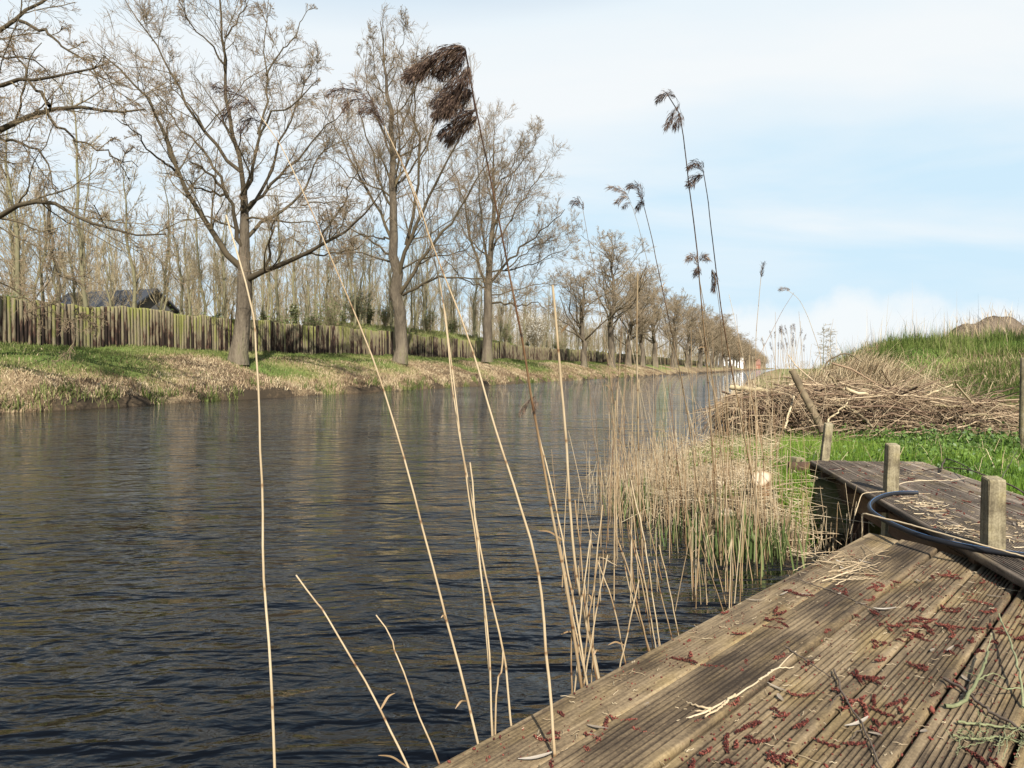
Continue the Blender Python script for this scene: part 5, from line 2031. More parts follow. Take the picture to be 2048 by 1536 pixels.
def bed_stem(p, h, lean, az, rad, r, tint, n=9):
    d = np.array([math.cos(az), math.sin(az)])
    u = np.linspace(0, 1, n)
    bend = lean * u + r.normal() * .06 * u ** 2
    P = np.stack([p[0] + d[0] * bend * h, p[1] + d[1] * bend * h, p[2] - .1 + (h + .1) * u * math.sqrt(max(.1, 1 - lean * lean))], 1)
    if r.random() < .22:                   # snapped and folded over
        k = int(n * r.uniform(.5, .85))
        f = r.normal(size=2) * .6
        for j in range(k, n):
            P[j] = P[k - 1] + np.array([f[0], f[1], -r.uniform(.2, .9)]) * h * .5 * (j - k + 1) / n
    return P, rad * np.linspace(1, .6, n)


BEDL = 'straw-coloured dead reed stalk in the reed bed between deck and grassy point'
BEDG = 'dead reed stalks of the reed bed'
k = 0
r7 = np.random.default_rng(77)
cnt = 0
while cnt < 120:
    px = r7.normal(1455, 90) if r7.random() < .7 else r7.uniform(1120, 1580)
    py = r7.uniform(1000, 1230)
    if px < 1100 or px > 1585:
        continue
    if py > ED0[1] + (px - ED0[0]) * (ED1[1] - ED0[1]) / (ED1[0] - ED0[0]) + 10:
        continue
    p = PZ(px, py, 0.0)
    s_, D_ = SD(p[0], p[1])
    gz_ = float(near_z(p[0], p[1]))
    p[2] = max(gz_, -.15) if gz_ > 0 else 0.0
    h = r7.gamma(4, .075) + .14 + (.5 * r7.random() if r7.random() < .15 else 0)
    P, Rr_ = bed_stem(p, h, abs(r7.normal()) * .16, math.pi + r7.normal() * 1.3, r7.uniform(.0018, .0036), r7, 0)
    g = Geo()
    V, F = tubes((P - p)[None], Rr_[None], 5)
    tv = np.clip(r7.uniform(.42, .85) - .35 * np.exp(-np.linspace(0, h, 9) / .18) * r7.random(), 0, 1)
    g.add(V, F, np.repeat(tv, 5))
    o = g.obj('reed_stalk', M_REED)
    o.location = p
    tag(o, BEDL, 'reed', BEDG)
    cnt += 1
# tall thin stalks standing over the bed
for k in range(105):
    px = r7.uniform(1190, 1570)
    py = r7.uniform(985, 1130)
    p = PZ(px, py, 0.0)
    p[2] = max(float(near_z(p[0], p[1])), 0.0)
    h = r7.uniform(.6, 1.55) if k % 3 else r7.uniform(.9, 1.35)
    P, Rr_ = bed_stem(p, h, abs(r7.normal()) * .13, math.pi + r7.normal() * 1.1, r7.uniform(.0016, .0029), r7, 0, 14)
    g = Geo()
    V, F = tubes((P - p)[None], Rr_[None], 5)
    tv = r7.uniform(.35, .8) - .3 * (np.arange(14) % 4 == 2) * r7.random()
    g.add(V, F, np.repeat(np.clip(tv, 0, 1), 5))
    o = g.obj('reed_stalk', M_REED)
    o.location = p
    tag(o, 'tall thin bare reed stalk rising above the reed bed', 'reed', 'tall thin stalks over the reed bed')
# the thicket behind them
g = Geo()
n_ = 0
Ps, Rs, Ts = [], [], []
for k in range(950):
    s_ = r7.uniform(4.5, 7.6)
    D_ = float(shore(s_)) + r7.normal() * .16 + r7.choice([-.12, .05, .25])
    x, y = XY(s_, D_)
    z = max(float(near_z(x, y)), 0.0)
    h = r7.gamma(3, .075) + .08
    if D_ - float(shore(s_)) > .4:
        h *= .55
    P, Rr_ = bed_stem(np.array([x, y, z]), h, abs(r7.normal()) * .22, r7.uniform(0, 6.28), r7.uniform(.0016, .0032), r7, 0)
    Ps.append(P); Rs.append(Rr_); Ts.append(r7.uniform(.4, .95))
V, F = tubes(np.array(Ps), np.array(Rs), 4)
g.add(V, F, tube_t(np.array(Ps), 4, np.array(Ts)))
tag(g.obj('reed_thicket', M_REED), 'dense thicket of short dead reeds along the edge of the grassy point', 'reeds', kind='stuff')
# mat of broken stems lying on the point
Ps, Rs, Ts = [], [], []
for k in range(2300):
    s_ = r7.uniform(4.4, 9.5)
    e = r7.gamma(2.0, .38)
    if e > 1.7:
        continue
    x, y = XY(s_, float(shore(s_)) + e - .1)
    z = max(float(near_z(x, y)), -.02)
    if z < .02 and e > .25:
        continue
    a, ln = r7.uniform(0, 6.28), r7.gamma(3, .055)
    dv = np.array([math.cos(a), math.sin(a), r7.normal() * .22])
    c = np.array([x, y, z + .012 + r7.gamma(2, .018)])
    u = np.linspace(-.5, .5, 5)[:, None]
    Ps.append(c + dv * u * ln * 2 + r7.normal(size=(5, 3)) * .006)
    Rs.append(np.full(5, r7.uniform(.0012, .003)))
    Ts.append(r7.uniform(.3, 1))
V, F = tubes(np.array(Ps), np.array(Rs), 3)
g = Geo()
g.add(V, F, tube_t(np.array(Ps), 3, np.array(Ts)))
tag(g.obj('reed_litter', M_DRYSTEM), 'mat of broken pale reed stems lying on the point', 'reed litter', kind='stuff')
# green leaves of new growth at the water's edge
g = Geo()
for cx_, cy_, n, hh in ((1275, 1020, 90, .26), (1305, 1010, 70, .28), (1360, 1080, 40, .25), (1440, 1095, 80, .32), (1490, 1100, 80, .34), (1525, 1110, 50, .3), (1400, 1000, 40, .2), (1330, 960, 40, .2)):
    p = PZ(cx_, cy_, .02)
    b_ = np.stack([p[0] + r7.normal(size=n) * .10, p[1] + r7.normal(size=n) * .12, np.full(n, -.03)], 1)
    V, F = blades(b_, r7.uniform(.5, 1.2, n) * hh, r7.uniform(.008, .014, n), np.abs(r7.normal(size=n)) * .2, .3, r=r7)
    g.add(V, F, np.repeat(r7.uniform(.2, 1, n), 6))
tag(g.obj('young_reed_leaves', M_GREENLEAF, smooth=False), 'upright fresh green leaves sprouting among the dead reeds', 'leaves', kind='stuff')

# -- reed stand farther along the near bank
FRL = 'slender far reed with a small dark seed head on the near bank'
fr8 = np.random.default_rng(88)
for k in range(34):
    px = fr8.normal(1572, 26)
    Y = fr8.uniform(14, 19)
    x = (px - CXP) / FPX * Y
    z = max(float(near_z(x, Y)), 0)
    top = fr8.uniform(1.5, 2.35)
    P = np.zeros((10, 3))
    u = np.linspace(0, 1, 10)
    ln = fr8.normal() * .12
    P[:, 0] = ln * u ** 1.6
    P[:, 1] = fr8.normal() * .05 * u
    P[:, 2] = -.1 + (top + .1 - z) * u
    g = Geo()
    V, F = tubes(P[None], np.linspace(.006, .0028, 10)[None], 4)
    g.add(V, F, fr8.uniform(.5, .85))
    root = thing('far_reed', (x, Y, z), FRL, 'reed', 'far reeds with seed heads on the near bank')
    g.obj('stem', M_REED, root)
    if fr8.random() < .75:
        a = np.stack([P[-1] + np.array([ln * .2 * t, 0, -.08 + .17 * t]) for t in np.linspace(0, 1, 6)])
        plume_geo([(a, .02, 30, .045, .45)], fr8).obj('plume', M_PLUME, root, smooth=False)
Ps, Rs, Ts = [], [], []
for k in range(620):
    Y = fr8.uniform(12, 24)
    s_ = Y * 1.0
    D_ = float(shore(s_ * 1.05)) + fr8.gamma(1.6, .45) - .1
    x, y = XY(s_, D_)
    z = max(float(near_z(x, y)), 0)
    P, Rr_ = bed_stem(np.array([x, y, z]), fr8.gamma(3, .12) + .15, abs(fr8.normal()) * .3, fr8.uniform(0, 6.28), fr8.uniform(.004, .007), fr8, 0)
    Ps.append(P); Rs.append(Rr_); Ts.append(fr8.uniform(.6, 1))
V, F = tubes(np.array(Ps), np.array(Rs), 3)
g = Geo()
g.add(V, F, tube_t(np.array(Ps), 3, np.array(Ts)))
tag(g.obj('far_reed_thicket', M_REED), 'pale mass of dead reeds along the near bank beyond the brush heap', 'reeds', kind='stuff')

# ------------------------------------------------------------------ near bank: grass, mound, brush heap
r9 = np.random.default_rng(99)


def under_walk(x, y):
    q0 = (x - E2[0]) * d2[0] + (y - E2[1]) * d2[1]
    q1 = (x - E2[0]) * n2v[0] + (y - E2[1]) * n2v[1]
    return (q0 < .03) & (q1 > -.05) & (q1 < .90)


def in_frame(x, y, z, m=60):
    px = CXP + FPX * x / np.maximum(y, .1)
    py = 737 + FPX * (CAM_Z - z) / np.maximum(y, .1)
    return (px > -m) & (px < 2048 + m) & (py < 1536 + m)


M_WEED = tint_mat('broad_weed_leaves', [(0, (.04, .075, .016)), (.5, (.10, .17, .034)), (1, (.18, .26, .06))], noise=3, amt=.25, rough=.5, spec=.35, trans=.25)

# lush grass in front of the heap
g = Geo()
n = 95000
Y = 4.0 + 9.5 * r9.random(n) ** 1.4
X = (r9.uniform(1560, 2110, n) - CXP) / FPX * Y
s_, D_ = SD(X, Y)
e = D_ - shore(s_)
keep = (e > .45) & ~under_walk(X, Y) & (vnoise(X, Y, 2.2, 51) + r9.normal(0, .12, n) > .25) & (e + r9.normal(0, .35, n) > .8)
X, Y = X[keep], Y[keep]
Z = near_z(X, Y)
n = len(X)
patch = vnoise(X, Y, 1.5, 52)
h = (r9.gamma(5, .012, n) + .03) * (.7 + .7 * patch)
V, F = blades(np.stack([X, Y, Z - .01], 1), h, r9.uniform(.003, .006, n), np.abs(r9.normal(0, .45, n)).clip(0, .95), .8, r=r9)
g.add(V, F, np.repeat(np.clip(.32 + .45 * patch + r9.normal(0, .16, n), 0, 1), 6))
# thin grass on the point
n = 30000
s_ = r9.uniform(4.7, 10, n)
e = r9.uniform(.25, 2.2, n)
X, Y = XY(s_, shore(s_) + e)
keep = (vnoise(X, Y, 3.1, 53) > .38) & ~under_walk(X, Y) & (near_z(X, Y) > .08)
X, Y = X[keep], Y[keep]
n = len(X)
V, F = blades(np.stack([X, Y, near_z(X, Y) - .01], 1), r9.gamma(4, .014, n) + .03, r9.uniform(.004, .007, n), np.abs(r9.normal(0, .4, n)).clip(0, .95), .8, r=r9)
g.add(V, F, np.repeat(np.clip(.6 + r9.normal(0, .2, n), 0, 1), 6))
tag(g.obj('lush_grass', M_GRASS, smooth=False), 'bright green spring grass between the walkway and the brush heap', 'grass', kind='stuff')

# the mound's own rougher grass
g = Geo()
n = 60000
a = r9.uniform(0, 6.28, n)
rr_ = np.sqrt(r9.random(n)) * 1.12
X = MOUND_C[0] + 5.0 * rr_ * np.cos(a)
Y = MOUND_C[1] + 4.2 * rr_ * np.sin(a)
Z = near_z(X, Y)
keep = in_frame(X, Y, Z) & (Y < MOUND_C[1] + 1.6)
X, Y, Z = X[keep], Y[keep], Z[keep]
n = len(X)
patch = vnoise(X, Y, 1.3, 61)
dryp = vnoise(X, Y, .9, 62)
pxm = CXP + FPX * X / Y
dryp = dryp + np.interp(pxm, [1740, 1800, 1860, 1920], [.1, .08, -.06, -.14])
green = dryp + r9.normal(0, .1, n) < .57
Vg, Fg = blades(np.stack([X, Y, Z - .02], 1)[green], (r9.gamma(4, .05, green.sum()) + .06) * (.45 + 1.2 * vnoise(X[green], Y[green], 4.2, 66)), r9.uniform(.008, .016, green.sum()), np.abs(r9.normal(.2, .4, green.sum())).clip(0, .95), 1.0, r=r9)
g.add(Vg, Fg, np.repeat(np.clip(.05 + .75 * patch[green] + r9.normal(0, .2, green.sum()), 0, 1), 6))
# grass between the heap and the mound
n = 42000
Y = r9.uniform(10.5, 18, n)
X = (r9.uniform(1690, 2100, n) - CXP) / FPX * Y
V, F = blades(np.stack([X, Y, near_z(X, Y) - .02], 1), r9.gamma(4, .035, n) + .05, r9.uniform(.007, .013, n), np.abs(r9.normal(.1, .4, n)).clip(0, .95), 1., r=r9)
kp = (X < 1e9)
g.add(V, F, np.repeat(np.clip(.4 + .5 * (vnoise(X, Y, 1.1, 63) - .5) + r9.normal(0, .18, n), 0, 1), 6))
M_MOUND = tint_mat('mound_grass_blades', [(0, (.045, .06, .016)), (.35, (.095, .135, .025)), (.7, (.15, .195, .045)), (1, (.30, .265, .125))], noise=1.1, amt=.38, rough=.7, spec=.2, trans=.25)
tag(g.obj('mound_grass', M_MOUND, smooth=False), 'rough green grass growing over the earth mound', 'grass', kind='stuff')

# dry grass: on the mound, on the hummock left of it, over the bank behind the heap
g = Geo()


def dry_blades(X, Y, h, w, lean, az=None, tv=.6):
    n = len(X)
    V, F = blades(np.stack([X, Y, near_z(X, Y) - .02], 1), h, w, lean, 1.6, az=az, r=r9)
    g.add(V, F, np.repeat(np.clip(tv + r9.normal(0, .2, n), 0, 1), 6))


Xd = MOUND_C[0] + 5.0 * np.sqrt(r9.random(24000)) * np.cos(aa := r9.uniform(0, 6.28, 24000))
Yd = MOUND_C[1] + 4.2 * np.sqrt(r9.random(24000)) * np.sin(aa)
kp = (vnoise(Xd, Yd, .9, 62) + np.interp(CXP + FPX * Xd / Yd, [1740, 1800, 1860, 1920], [.1, .08, -.04, -.10]) + r9.normal(0, .10, 24000) > .50) & (Yd < MOUND_C[1] + 2.2)
Xd, Yd = Xd[kp], Yd[kp]
n = len(Xd)
dry_blades(Xd, Yd, r9.gamma(4, .045, n) + .08, r9.uniform(.006, .012, n), r9.uniform(.3, .98, n), tv=.42)
# thin tall stalks against the sky along the crest
n = 420
a = r9.uniform(.2, 2.9, n)
Xd = MOUND_C[0] + 4.2 * np.cos(a) * r9.uniform(.1, 1.1, n)
Yd = MOUND_C[1] + 1.2 + r9.normal(0, .9, n)
dry_blades(Xd, Yd, r9.gamma(6, .11, n) + .25, r9.uniform(.006, .010, n), np.abs(r9.normal(0, .35, n)).clip(0, .9))
# straw hummock
hx, hy = PY(1720, 737, 15.0)[:2]
n = 7000
Xd = hx + r9.normal(-.1, .75, n)
Yd = hy + r9.normal(-.2, .8, n)
dry_blades(Xd, Yd, r9.gamma(5, .09, n) + .15, r9.uniform(.006, .012, n), r9.uniform(.4, .99, n), az=r9.normal(-.5, .9, n), tv=.62)
n = 9000
Yd = r9.uniform(9.8, 30, n)
Xd = (r9.uniform(1490, 1740, n) - CXP) / FPX * Yd
s_, D_ = SD(Xd, Yd)
kp = D_ > shore(s_) + .15
Xd, Yd = Xd[kp], Yd[kp]
n = len(Xd)
dry_blades(Xd, Yd, r9.gamma(4, .08, n) + .12, r9.uniform(.006, .013, n), r9.uniform(.2, .98, n), tv=.66)
# scattered dead stems in the lush grass
n = 420
Yd = r9.uniform(5, 10, n)
Xd = (r9.uniform(1600, 2080, n) - CXP) / FPX * Yd
kp = ~under_walk(Xd, Yd)
Xd, Yd = Xd[kp], Yd[kp]
n = len(Xd)
dry_blades(Xd, Yd, r9.gamma(3, .06, n) + .06, r9.uniform(.003, .005, n), r9.uniform(.3, 1.0, n), tv=.7)
tag(g.obj('dry_tall_grass', M_STRAW, smooth=False), 'tall dry straw-coloured grass on and around the earth mound', 'dry grass', kind='stuff')

# leafy weeds in the grass
g = Geo()
n = 5200
cl = [(r9.uniform(1660, 2060), r9.uniform(858, 960)) for _ in range(46)]
ci = r9.integers(0, len(cl), n)
cpt = np.array([PZ(cl[i][0], cl[i][1], .40) for i in range(len(cl))])
c = cpt[ci] + r9.normal(size=(n, 3)) * [.16, .2, 0]
c[:, 2] = near_z(c[:, 0], c[:, 1]) + np.abs(r9.normal(size=n)) * .05 + .02
kp = ~under_walk(c[:, 0], c[:, 1])
c = c[kp]
V, F = leaf_quads(c, r9.uniform(.010, .024, len(c)), r9)
g.add(V, F, np.repeat(r9.uniform(.1, .95, len(c)), 4))
# under the heap's front edge
n = 2600
t_ = r9.random(n)
A_, B_ = PZ(1690, 868, .38), PZ(2060, 905, .38)
c = A_ + (B_ - A_) * t_[:, None] + r9.normal(size=(n, 3)) * [.2, .22, 0]
c[:, 2] = near_z(c[:, 0], c[:, 1]) + np.abs(r9.normal(size=n)) * .07 + .02
V, F = leaf_quads(c, r9.uniform(.012, .028, n), r9)
g.add(V, F, np.repeat(r9.uniform(0, .8, n), 4))
# ivy on the bank wall beside the dark hollow under the walkway
n = 900
p_a, p_b = PZ(1570, 1010, .12), PZ(1615, 960, .2)
c = p_a + (p_b - p_a) * r9.random((n, 1)) + r9.normal(size=(n, 3)) * [.09, .16, .06]
V, F = leaf_quads(c, r9.uniform(.010, .022, n), r9)
g.add(V, F, np.repeat(r9.uniform(0, .5, n), 4))
tag(g.obj('leafy_weeds', M_WEED, smooth=False), 'low leafy weeds spread through the grass', 'weeds', kind='stuff')

# ---- the brush heap
M_BRUSH = tint_mat('brush_twigs', [(0, (.05, .03, .021)), (.35, (.13, .082, .052)), (.65, (.26, .18, .11)), (1, (.45, .35, .22))], noise=8, amt=.3, rough=.8)
HA, HB = PZ(1480, 856, .38), PZ(2070, 872, .38)
hd = HB - HA
hl = np.linalg.norm(hd[:2])
hdir = hd / hl
hn = np.array([-hdir[1], hdir[0], 0])
Ps, Rs, Ts = [], [], []


def heap_top(u):
    return np.interp(u, [0, .06, .2, .4, .6, .8, 1], [.34, .46, .52, .48, .46, .40, .22])


for k in range(2400):
    u = r9.beta(1.15, 1.2)
    top = heap_top(u) * (1 + .22 * math.sin(u * 23 + 1))
    w = r9.random() ** .8
    z = .36 + top * w
    off = r9.normal() * .50 * (1.15 - .7 * w) + .35 - .25 * math.sin(u * 17)
    c = HA + hdir * hl * u + hn * off
    yaw = r9.normal() * .62 + (math.pi if r9.random() < .5 else 0)
    ln = r9.gamma(3, .30) + .2
    ln = min(ln, 1.7)
    if k % 2:
        ln *= .6
    if u < .16:
        yaw = r9.normal() * 1.2
        ln = min(ln * .6, .6)
    dv = hdir * math.cos(yaw) + hn * math.sin(yaw) + np.array([0, 0, r9.normal() * .26])
    t_ = np.linspace(-.5, .5, 7)[:, None]
    P = np.array([c[0], c[1], z]) + dv * t_ * ln + r9.normal(size=(7, 3)) * .014
    P += np.array([0, 0, 1]) * (-.22 * ln * (t_ ** 2) * 2 * r9.random())
    P[:, 2] = np.maximum(P[:, 2], .33 + .05 * r9.random())
    Ps.append(P)
    Rs.append(np.linspace(1, .35, 7) * (min(r9.gamma(1.6, .0042), .013) if k % 3 == 0 else .0012) + .002)
    Ts.append(np.clip(r9.normal(.55, .32), 0, 1))
V, F = tubes(np.array(Ps), np.array(Rs), 5)
g = Geo()
g.add(V, F, tube_t(np.array(Ps), 5, np.array(Ts)))
# straw hanging over its water end and strewn on top
Ps, Rs, Ts = [], [], []
for k in range(4200):
    u = r9.random() ** 2.1 if k % 2 else r9.random()
    c = HA + hdir * hl * u * (.22 if k % 2 else .9) + hn * (r9.normal() * .32 + .25)
    if k % 2:
        c = c - hdir * .12
    top = .36 + heap_top(u * (.22 if k % 2 else .9)) * r9.uniform(.75, 1.06)
    a, ln = r9.uniform(0, 6.28), r9.gamma(3, .12)
    dv = np.array([math.cos(a), math.sin(a), 0])
    t_ = np.linspace(0, 1, 6)[:, None]
    P = np.array([c[0], c[1], top]) + dv * t_ * ln * .7 + np.array([0, 0, 1]) * (-(t_ ** 1.7) * ln * r9.uniform(.1, .95)) + r9.normal(size=(6, 3)) * .006
    P[:, 2] = np.maximum(P[:, 2], .12)
    Ps.append(P)
    Rs.append(np.full(6, r9.uniform(.0022, .004)))
    Ts.append(r9.uniform(.45, 1))
V, F = tubes(np.array(Ps), np.array(Rs), 3)
g.add(V, F, tube_t(np.array(Ps), 3, np.array(Ts)))
tag(g.obj('brush_heap', M_BRUSH), 'long heap of cut twigs and straw lying on the grass behind the walkway', 'brush heap', kind='stuff')

M_BRANCH = tint_mat('cut_branch', [(0, (.07, .05, .03)), (.35, (.17, .13, .075)), (.7, (.33, .265, .15)), (1, (.50, .41, .26))], noise=7, amt=.3, rough=.75, bump=.004, bscale=50)


def branch(name, label, cat, pxs, Ys, r0, r1, tint=.6, mat=None, n=18, sides=9, wob=.006, side_px=()):
    mat = mat or M_BRANCH
    Ys = np.array(Ys) - .55
    if Ys.ndim == 0:
        Ys = [Ys] * len(pxs)
    p = resample([PY(x, y, Y) for (x, y), Y in zip(pxs, Ys)], n)
    p[1:-1] += r9.normal(size=(n - 2, 3)) * wob
    o = p[0].copy()
    g = Geo()
    V, F = tubes((p - o)[None], np.linspace(r0, r1, n)[None] * (1 + .06 * r9.normal(size=(1, n))), sides)
    g.add(V, F, np.clip(tint + .08 * r9.normal(size=n), 0, 1).repeat(sides))
    for e0 in (0, (n - 1) * sides):        # sawn ends
        i = np.arange(e0, e0 + sides)
        g.F.append(np.array([[i[0], i[1], i[2], i[3]], [i[0], i[3], i[4], i[5]], [i[0], i[5], i[6], i[7]]]))
    ob = g.obj(name, mat)
    ob.location = o
    return tag(ob, label, cat)


branch('leaning_pole', 'mossy round pole leaning left out of the brush heap', 'pole', [(1646, 864), (1640, 850), (1622, 815), (1600, 775), (1584, 740)], [8.75, 8.78, 8.85, 8.95, 9.0], .047, .040, .2, wob=.002)
branch('branch', 'long pale peeled branch lying along the top of the heap', 'branch', [(1690, 776), (1730, 790), (1770, 792), (1820, 791), (1849, 791), (1882, 805), (1914, 833)], 9.2, .022, .018, .85)
branch('branch', 'brown forked branch sloping down from the top left of the heap', 'branch', [(1658, 748), (1676, 776), (1700, 788), (1728, 798)], 9.6, .016, .014, .45)
branch('branch', 'barky branch running down from the heap into the grass', 'branch', [(1668, 798), (1690, 812), (1712, 824), (1730, 840), (1746, 855)], [9.2, 9.1, 8.9, 8.6, 8.3], .022, .012, .5)
branch('branch', 'straight bare pole at the right-hand end of the heap', 'branch', [(1868, 811), (1930, 814), (1994, 815)], 8.7, .016, .012, .4)
branch('branch', 'pale stick rising to the right over the middle of the heap', 'branch', [(1850, 792), (1880, 780), (1905, 770)], 9.1, .014, .009, .8)
branch('branch', 'crooked pale stick propped in front of the heap', 'branch', [(1648, 856), (1660, 838), (1676, 822), (1688, 812), (1701, 795)], [8.8, 8.9, 9, 9, 9.1], .013, .008, .9)
branch('branch', 'short grey-white stick leaning against the straw end of the heap', 'branch', [(1568, 858), (1575, 835), (1588, 792)], [8.9, 9.0, 9.2], .013, .012, .95)
branch('branch', 'thin dark stem arching over behind the heap', 'branch', [(1646, 740), (1655, 722), (1671, 712), (1690, 707), (1708, 710), (1724, 724)], 10.6, .011, .007, .15)
branch('log', 'short log with a dark sawn end sticking out over the water', 'log', [(1460, 773), (1490, 778), (1530, 782), (1570, 790)], [9.9, 9.8, 9.7, 9.6], .034, .032, .7)
branch('branch', 'dark rough branch poking right out of the heap at the grass', 'branch', [(1900, 800), (1950, 795), (2005, 780)], 8.9, .011, .006, .2)
branch('branch', 'rough brown branch lying at the foot of the heap on the right', 'branch', [(1925, 832), (1970, 828), (2000, 845), (2035, 852)], 8.2, .014, .01, .3)

# ---- sawn willow stumps on the point
M_STUMPBARK = tint_mat('stump_bark', [(0, (.08, .045, .025)), (.5, (.21, .125, .065)), (1, (.34, .22, .12))], noise=14, amt=.4, rough=.9, bump=.006, bscale=50)
M_CUT = tint_mat('fresh_cut_wood', [(0, (.30, .21, .12)), (.5, (.47, .38, .26)), (1, (.60, .51, .38))], noise=9, amt=.4, rough=.75)


def stump(px, py, r0, h, tilt, az, label):
    p = PZ(px, py, .22)
    p[2] = float(near_z(p[0], p[1])) - .03
    root = thing('tree_stump', p, label, 'stump')
    n, sd = 6, 18
    z = np.linspace(-.05, h, n)
    th = np.arange(sd) * 2 * math.pi / sd
    V = []
    for i in range(n):
        rad = r0 * (1.16 - .16 * min(1, (z[i] + .05) / h)) * (1 + .05 * np.sin(3 * th + px) + .03 * np.sin(7 * th))
        zz = z[i] + (rad * np.cos(th - az) * math.tan(tilt)) * (i / (n - 1))
        V.append(np.stack([rad * np.cos(th), rad * np.sin(th), zz], 1))
    V = np.concatenate(V)
    F = [(i * sd + k, i * sd + (k + 1) % sd, (i + 1) * sd + (k + 1) % sd, (i + 1) * sd + k) for i in range(n - 1) for k in range(sd)]
    g = Geo()
    g.add(V, F, .5)
    g.obj('bark', M_STUMPBARK, root)
    top = V[-sd:]
    c = top.mean(0)
    rings = [top * .995 + [0, 0, .0025], (top * .6 + c * .4) + [0, 0, .003], (top * .2 + c * .8) + [0, 0, .003]]
    Vc = np.concatenate(rings)
    Fc = [(i * sd + k, i * sd + (k + 1) % sd, (i + 1) * sd + (k + 1) % sd, (i + 1) * sd + k) for i in range(2) for k in range(sd)]
    cc = len(Vc)
    Vc = np.concatenate([Vc, [c + [0, 0, .003]]])
    Fc += [(2 * sd + k, 2 * sd + (k + 1) % sd, 2 * sd + (k + 2) % sd, cc) for k in range(0, sd, 2)]
    g = Geo()
    g.add(Vc, np.array(Fc), np.concatenate([np.full(sd, .0), np.full(sd, .7), np.full(sd, .55), [.3]]))
    g.obj('cut_face', M_CUT, root)


stump(1522, 998, .070, .16, math.radians(33), math.radians(60), 'large sawn willow stump with a pale slanting cut face beside the walkway')
stump(1455, 1006, .052, .075, math.radians(25), math.radians(80), 'smaller pale sawn stump half hidden among the reeds')
stump(1441, 972, .045, .06, math.radians(20), math.radians(100), 'smallest sawn stump, behind the half-hidden one')

# ---- heap of sand behind the mound
sc0 = PY(1985, 737, 27.0)
nx, ny = 70, 50
uu, vv = np.meshgrid(np.linspace(-1, 1, nx), np.linspace(-1, 1, ny), indexing='ij')
hx_, hy_ = 5.6, 4.5
gx, gy = sc0[0] + uu * hx_, sc0[1] + vv * hy_
rad = np.sqrt(uu ** 2 + vv ** 2)
hh = np.interp(rad, [0, .12, .35, .7, 1.0, 1.5], [2.75, 2.6, 1.85, .8, .0, -.5]) * (1 + .10 * (vnoise(gx, gy, 1.9, 71) - .5)) + .35 * (vnoise(gx, gy, 2.6, 74) - .5) * (rad < 1) + .16 * (vnoise(gx, gy, 6, 72) - .5)
V = np.stack([gx, gy, .32 + hh], -1).reshape(-1, 3)
ii, jj = np.meshgrid(np.arange(nx - 1), np.arange(ny - 1), indexing='ij')
F = np.stack([ii * ny + jj, (ii + 1) * ny + jj, (ii + 1) * ny + jj + 1, ii * ny + jj + 1], -1).reshape(-1, 4)
M_SAND = ground_mat('heaped_soil', [(0, (.10, .075, .052)), (.5, (.20, .155, .11)), (1, (.30, .24, .175))], 1.2, 9, bump=.2, amt=.6)
o = link('soil_heap', quad_mesh('soil_heap', V, F, np.full(len(V), .5), M_SAND))
tag(o, 'bare brown heap of dug soil rising behind the grassy mound', 'soil heap')

n = 4200
a = r9.uniform(0, 6.28, n)
q = np.sqrt(r9.random(n))
bx, by = sc0[0] + q * np.cos(a) * hx_, sc0[1] + q * np.sin(a) * hy_
ki = np.clip(((bx - gx[0, 0]) / (gx[-1, 0] - gx[0, 0]) * (nx - 1)).round().astype(int), 0, nx - 1)
kj = np.clip(((by - gy[0, 0]) / (gy[0, -1] - gy[0, 0]) * (ny - 1)).round().astype(int), 0, ny - 1)
bz = .30 + hh[ki, kj]
kp = (vnoise(bx, by, 1.1, 81) > .42) & (bz > .35)
V, F = blades(np.stack([bx, by, bz], 1)[kp], r9.gamma(4, .09, kp.sum()) + .1, r9.uniform(.009, .016, kp.sum()), r9.uniform(.1, .95, kp.sum()), 1.3, r=r9)
g = Geo()
g.add(V, F, np.repeat(np.clip(r9.normal(.62, .2, kp.sum()), 0, 1), 6))
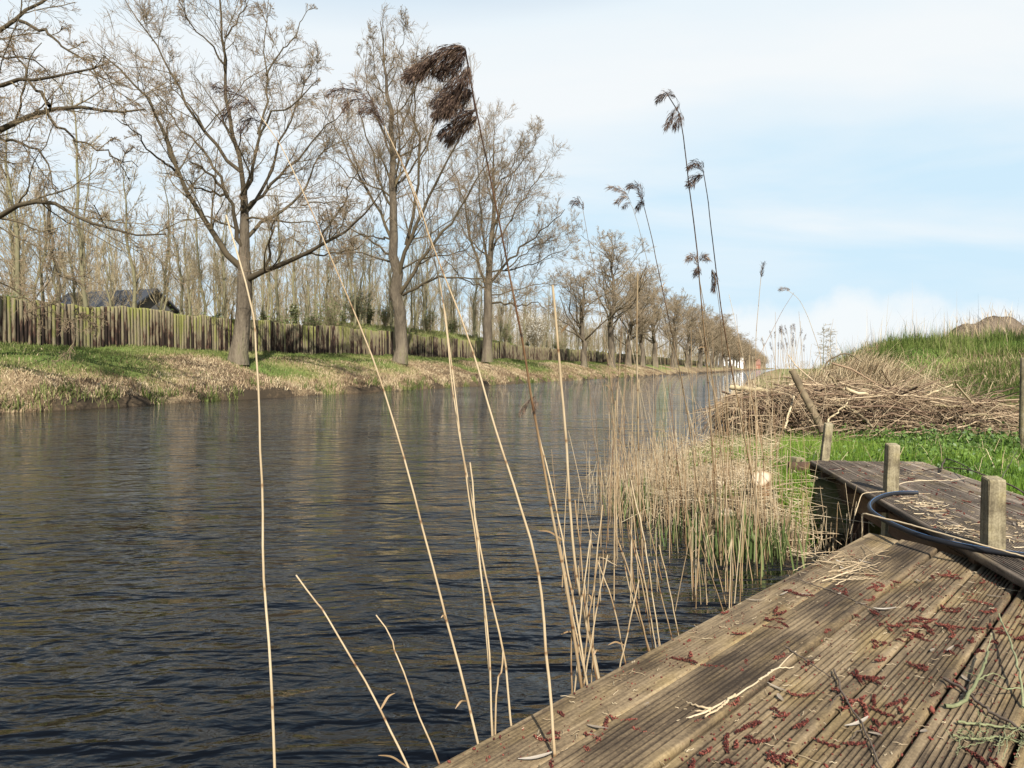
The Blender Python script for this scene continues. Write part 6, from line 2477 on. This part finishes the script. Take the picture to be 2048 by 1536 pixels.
tag(g.obj('heap_dry_grass', M_STRAW, smooth=False), 'dry straw-coloured grass growing on the heap of soil', 'dry grass', kind='stuff')

# ---- far things on the right
for i, (px, Y, H, lab) in enumerate(((1646, 150, 10.2, 'taller of two slim distant trees standing over the fields'), (1661, 152, 9.2, 'shorter of two slim distant trees standing over the fields'))):
    x = (px - CXP) / FPX * Y
    T = np.zeros((1, 10, 3))
    T[0, :, 2] = np.linspace(-.2, H, 10)
    T[0, 1:, 0] += np.cumsum(r9.normal(size=9) * .06)
    R_ = (.11 * np.linspace(1, .2, 10))[None]
    root = thing('slim_tree', (x, Y, .4), lab, 'tree')
    g = Geo()
    V, F = tubes(T, R_, 6)
    g.add(V, F, .3)
    g.obj('trunk', M_WOODTRUNK, root)
    a, ar = sprout(T, R_, 46, .25, .98, 1.25, .2, 6, .12, -.02, .4, .03, r9)
    b_, br = sprout(a, ar, 6, .2, 1, .7, .45, 4, .15, 0, .6, .026, r9)
    g = Geo()
    add_branches(g, [(a, ar, 3), (b_, br, 3)], (.4, .6))
    g.obj('crown', M_WOODTWIG, root)
# hedge line along the horizon
src_g = forms[1][1]
Vb, Fb, Tb = np.concatenate(src_g.V), np.concatenate(src_g.F), np.concatenate(src_g.T)
kpF = Fb[r9.random(len(Fb)) < .10]
used, inv = np.unique(kpF, return_inverse=True)
inv = inv.reshape(kpF.shape)
g = Geo()
for k in range(64):
    if k < 22:
        px, Y, sc = r9.uniform(1672, 1790), r9.uniform(170, 230), r9.uniform(.16, .30)
    else:
        px, Y, sc = r9.uniform(1530, 2100), r9.uniform(600, 1100), r9.uniform(.3, .7)
    x = (px - CXP) / FPX * Y
    a = r9.uniform(0, 6.28)
    ca, sa = math.cos(a), math.sin(a)
    Rm = np.array([[ca, sa, 0], [-sa, ca, 0], [0, 0, 1]])
    g.add((Vb[used] @ Rm) * [sc * 1.5, sc * 1.5, sc] + [x, Y, .4 - 3 * sc], inv, Tb[used])
tag(g.obj('horizon_hedge', M_WOODTWIG), 'low line of bare hedges and trees along the horizon', 'hedge', kind='stuff')
